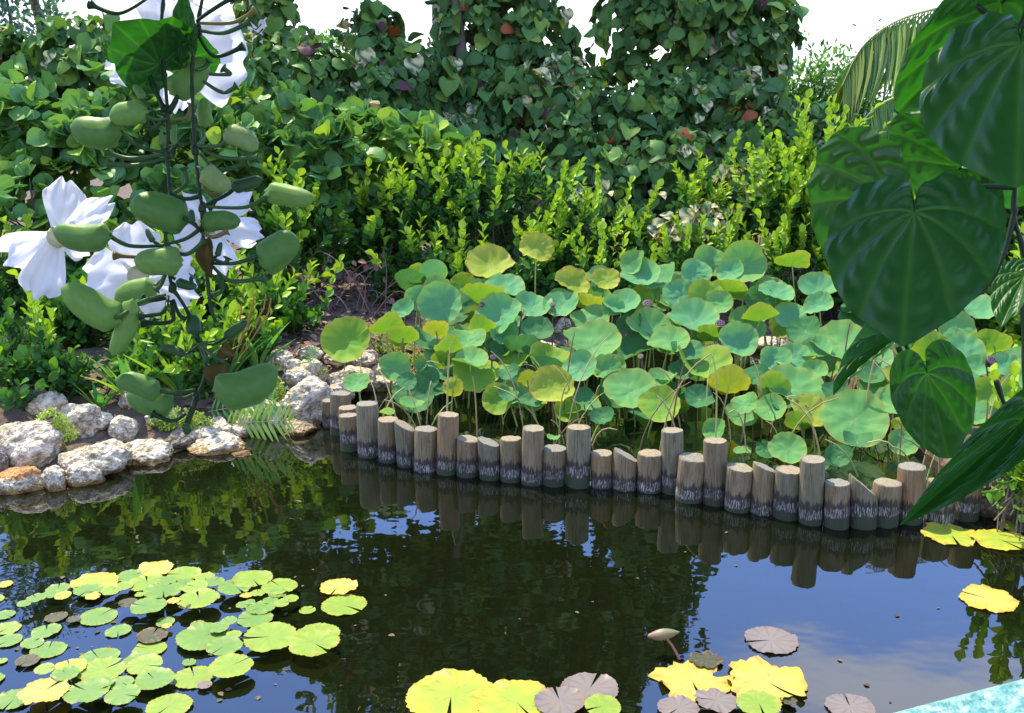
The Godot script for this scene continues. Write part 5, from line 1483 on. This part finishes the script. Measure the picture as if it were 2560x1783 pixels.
	for b in [[930, 500, 830, 550, 650, 545, 3], [1160, 420, 1220, 440, 1300, 405, 2], [960, 490, 1060, 540, 1170, 460, 1], [1205, 600, 1320, 690, 1510, 675, 1], [1210, 560, 1280, 590, 1300, 560, 1], [960, 780, 930, 870, 800, 890, 0], [975, 800, 980, 920, 810, 930, 0], [990, 800, 1020, 880, 1060, 910, 0], [950, 640, 920, 710, 890, 740, 1], [945, 790, 880, 800, 820, 790, 0], [1060, 1450, 980, 1490, 870, 1450, 0], [1250, 660, 1270, 740, 1210, 780, 1], [1100, 710, 1090, 680, 1100, 665, 1], [1190, 1170, 1200, 1270, 1250, 1330, 0], [1135, 1050, 1180, 1150, 1160, 1040, 1]]:
		var e := []
		for k in 6: e.append(b[k] * s2 + (400.0 if k % 2 == 1 else 0.0))
		cups.append([e, b[6]])
	var ct := [Color(0.022, 0.07, 0.025), Color(0.07, 0.15, 0.045), Color(0.27, 0.22, 0.07), Color(0.22, 0.15, 0.08)]
	for b in cups:
		var e: Array = b[0]
		var d2 := D + rf(-0.02, 0.02)
		var pts := smooth_path([atd(e[0], e[1], D) - org, atd(e[2], e[3], d2) - org, atd(e[4], e[5], d2) - org], 8)
		var rad := []
		for k in pts.size():
			var t := float(k) / (pts.size() - 1)
			rad.append(lerpf(0.0012, 0.0019, t) * (1.0 + 1.1 * smoothstep(0.85, 1.0, t)))
		var mb := MB.new()
		mb.tube(pts, rad, 10, ct[b[1]])
		put(mb.commit(), "spent_flower_stalk", M.vine, A)
	# flowers
	flower(A, org, [145, 592, 0.80], [[168, 445, 105, -0.1], [275, 500, 70, 0.0], [10, 655, 120, 0.05], [90, 745, 110, 0.1], [225, 635, 70, 0.0]], 3)
	flower(A, org, [345, 690, 0.83], [[215, 690, 160, 0.0], [330, 555, 130, -0.05], [480, 655, 130, 0.0], [385, 790, 90, 0.1], [490, 740, 90, 0.0]], 11)
	flower(A, org, [520, 560, 0.84], [[655, 590, 80, 0.0], [620, 480, 75, 0.0], [450, 485, 80, 0.0], [450, 620, 100, 0.05], [560, 690, 90, 0.05]], 19)
	flower(A, org, [440, 130, 0.86], [[615, 165, 230, 0.0], [555, 50, 150, 0.0], [270, 195, 120, 0.0], [395, -60, 150, 0.0], [440, 280, 80, 0.05]], 29)
	# two dark upper leaves and a dry brown remnant
	vine_leaf(A, org, [398, 160, D], [292, 66, D - 0.045], 0.88, 0, 0.12, 0.1, Color(0.026, 0.11, 0.02), M.vine, 5, "dark cupped leaf")
	vine_leaf(A, org, [408, 150, D + 0.03], [432, 60, D - 0.02], 1.1, 15, 0.1, 0.1, Color(0.03, 0.12, 0.02), M.vine, 9)
	vine_leaf(A, org, [285, 140, D + 0.05], [255, 95, D + 0.05], 0.6, 0, 0.1, 0.1, Color(0.05, 0.15, 0.02), M.vine, 10)
	vine_leaf(A, org, [470, 105, D], [450, -20, D], 0.42, -30, 0.15, 0.1, Color(0.026, 0.11, 0.02), M.vine, 7)
	for q in [[1190, 450, 1215, 560, 1180, 700, 34], [1260, 1075, 1290, 1100, 1340, 1120, 40], [1290, 1170, 1250, 1230, 1220, 1330, 52]]:
		var a := atd(q[0] * s2, q[1] * s2 + 400, D - 0.012)
		var b := atd(q[4] * s2, q[5] * s2 + 400, D - 0.012)
		var y := (b - a).normalized()
		var z := view.z
		z = (z - y * z.dot(y)).normalized()
		var L := a.distance_to(b)
		var W: float = q[6] * D / FOCAL / L
		put(leaf_mesh("lance", W * 1.3, 1.5, 1.0, int(q[0]), 8), "dry_bract", tinted("vine", Color(0.13, 0.075, 0.04)), A, Transform3D(Basis(y.cross(z), y, z).scaled(Vector3(L, L, L)), a - org))

func clock_vine_leaves():
	var org := atd(2560, -60, 0.75)
	var V := thing("hanging_clock_vine", org, "hanging vine stem with large dark heart-shaped leaves", "vine")
	var g1 := Color(0.026, 0.11, 0.022)
	var g2 := Color(0.03, 0.12, 0.024)
	vine_leaf(V, org, [2285, 530, 0.64], [2252, 838, 0.60], 0.86, 8, -0.08, 0.12, g1, M.vine, 21, "large quilted dark leaf")
	vine_leaf(V, org, [2552, 110, 0.66], [2535, 440, 0.62], 0.92, 12, -0.1, 0.1, g1, M.vine, 22, "large very dark leaf")
	vine_leaf(V, org, [2500, 8, 0.80], [2240, 300, 0.92], 0.42, -18, 0.1, 0.1, g2, M.vine, 23, "glowing green leaf lit from behind")
	vine_leaf(V, org, [2228, 508, 0.84], [2026, 628, 0.98], 0.8, 6, 0.06, 0.08, g2, M.vine, 24, "thin lime leaf lit from behind")
	vine_leaf(V, org, [2400, 420, 0.84], [2262, 492, 0.94], 1.0, -10, 0.1, 0.1, g2, M.vine, 25, "green leaf lit from behind, between dark leaves")
	vine_leaf(V, org, [2318, 935, 0.70], [2380, 1156, 0.71], 0.62, -12, 0.1, 0.1, g2, M.vine, 26)
	vine_leaf(V, org, [2560, 1050, 0.66], [2288, 1288, 0.60], 0.2, -5, 0.3, 0.12, g1, M.vine, 27, "long folded leaf hanging before the posts")
	vine_leaf(V, org, [2255, 838, 0.74], [2084, 962, 0.70], 0.26, 40, 0.3, 0.1, g1, M.vine, 28)
	vine_leaf(V, org, [2560, 690, 0.72], [2500, 805, 0.70], 0.5, 30, 0.2, 0.1, g1, M.vine, 29)
	vine_leaf(V, org, [2585, 300, 0.8], [2540, 540, 0.88], 0.6, -20, 0.1, 0.1, g2, M.vine, 30)
	for q in [[[2570, -60], [2560, 40], [2535, 75], [2500, 60], [2440, 12]], [[2535, 75], [2545, 110], [2552, 250], [2540, 440], [2536, 540], [2560, 640], [2556, 760], [2562, 900], [2558, 1020], [2530, 1012]], [[2250, 832], [2272, 880], [2290, 950]], [[2244, 865], [2270, 920], [2286, 945]], [[2231, 470], [2234, 500], [2228, 545]], [[2285, 528], [2330, 520], [2420, 470], [2540, 470]], [[2540, 520], [2480, 700], [2330, 800], [2256, 836]], [[2535, 75], [2540, 95], [2552, 105]], [[2490, 950], [2512, 1010], [2530, 1012]]]:
		var pts := []
		for e in q: pts.append(atd(e[0], e[1], 0.75) - org)
		pts = smooth_path(pts, 8)
		var mb := MB.new()
		var rad := []
		for k in pts.size(): rad.append(0.0019 * (1.0 + 0.2 * sin(k * 0.7)))
		mb.tube(pts, rad, 8, Color(0.025, 0.055, 0.03))
		put(mb.commit(), "stem", M.vine, V)
	for q in [[2152, 546, 30, 60], [2128, 592, 32, 0]]:
		var mb := MB.new()
		var dirv := view * Vector3(cos(deg_to_rad(q[3])), -sin(deg_to_rad(q[3])), 0)
		pod(mb, atd(q[0], q[1], 0.78) - org, dirv, view.z, 0.017, 0.0055, 0.0055, Color(0.04, 0.07, 0.03))
		put(mb.commit(), "bud_pod", M.vine, V)

# ---------------------------------------------------------------- painted rail by the photographer
func handrail():
	var lev := 0.93
	var a := onp(2190, 1786, lev)
	var b := onp(2562, 1690, lev)
	var along := (b - a).normalized()
	var across := along.cross(Vector3.UP).normalized()
	if across.z < 0: across = -across
	var o := thing("handrail", a, "weathered turquoise painted handrail beside the pond", "handrail")
	var bs := Basis(along, Vector3.UP, along.cross(Vector3.UP))
	var mb := MB.new()
	var prof := [Vector2(0.004, -0.05), Vector2(0.0, -0.044), Vector2(0.0, -0.008), Vector2(0.002, -0.002), Vector2(0.008, 0.0), Vector2(0.132, 0.0), Vector2(0.138, -0.002), Vector2(0.14, -0.008), Vector2(0.14, -0.044), Vector2(0.136, -0.05), Vector2(0.004, -0.05)]
	var p := PackedVector3Array()
	for k in 30:
		for q: Vector2 in prof: p.append(along * (-0.9 + 2.6 * k / 29.0) + across * q.x + Vector3(0, q.y + nz.get_noise_2d(k * 0.8, q.x * 30.0) * 0.0015, 0))
	mb.grid(p, 30, prof.size())
	put(mb.commit(), "rail", M.rail, o)
	for s in [-0.8, 1.6]:
		mb = MB.new()
		mb.box(Vector3(-0.045, -1.6, -0.045), Vector3(0.045, -0.051, 0.045))
		put(mb.commit(), "rail_post", M.rail, o, Transform3D(Basis(along, Vector3.UP, across), along * s + across * 0.07))

# ---------------------------------------------------------------- the vine-grown pergola over the photographer, which the two vines hang from
func pergola():
	rng.seed = 909
	var wood := mat(Color(0.2, 0.15, 0.1), 0.85)
	var o := thing("pergola", Vector3(0, 0, 0), "timber pergola roof over the viewpoint carrying the hanging vines", "pergola")
	for q in [[-1.55, 0.9], [1.55, 0.9], [-1.55, -1.1], [1.55, -1.1]]:
		var mb := MB.new()
		mb.box(Vector3(q[0] - 0.05, -0.95, q[1] - 0.05), Vector3(q[0] + 0.05, 2.45, q[1] + 0.05))
		put(mb.commit(), "post", wood, o)
	for z in [0.9, -1.1]:
		var mb := MB.new()
		mb.box(Vector3(-1.8, 2.452, z - 0.04), Vector3(1.8, 2.55, z + 0.04))
		put(mb.commit(), "beam", wood, o)
	for k in 9:
		var mb := MB.new()
		var x := -1.7 + 0.425 * k
		mb.box(Vector3(x - 0.025, 2.552, -1.3), Vector3(x + 0.025, 2.63, 1.2))
		put(mb.commit(), "rafter", wood, o)
	var top := thing("clock_vine_canopy", Vector3(0, 2.64, 0), "dense vine canopy spread over the pergola", "vine")
	var xf := []
	var cl := []
	for k in 2300:
		var p := Vector3(rf(-2.0, 1.8), rf(0.0, 0.3), rf(-1.08, 1.3))
		var sc := rf(0.09, 0.15)
		xf.append(Transform3D(frame(Vector3(rf(-1, 1), -0.5, rf(-1, 1)), Vector3(rf(-0.5, 0.5), 1, rf(-0.5, 0.5))).scaled(Vector3(sc, sc, sc)), p))
		cl.append(Color(0.03, 0.1, 0.03) * rf(0.8, 1.4))
	multi(LM.hib[0], xf, cl, M.vine, "foliage", top)
	for q in [[420, -60], [2560, -60]]:
		var a := atd(q[0], q[1], 0.75)
		var mb := MB.new()
		mb.tube(bez(a - Vector3(0, 2.64, 0), Vector3(a.x, -0.4, a.z + 0.02), Vector3(a.x, 0.05, a.z), 6), [0.0025, 0.0025, 0.0025, 0.0025, 0.0025, 0.0025], 7, Color(0.025, 0.06, 0.025))
		put(mb.commit(), "stem", M.vine, top)
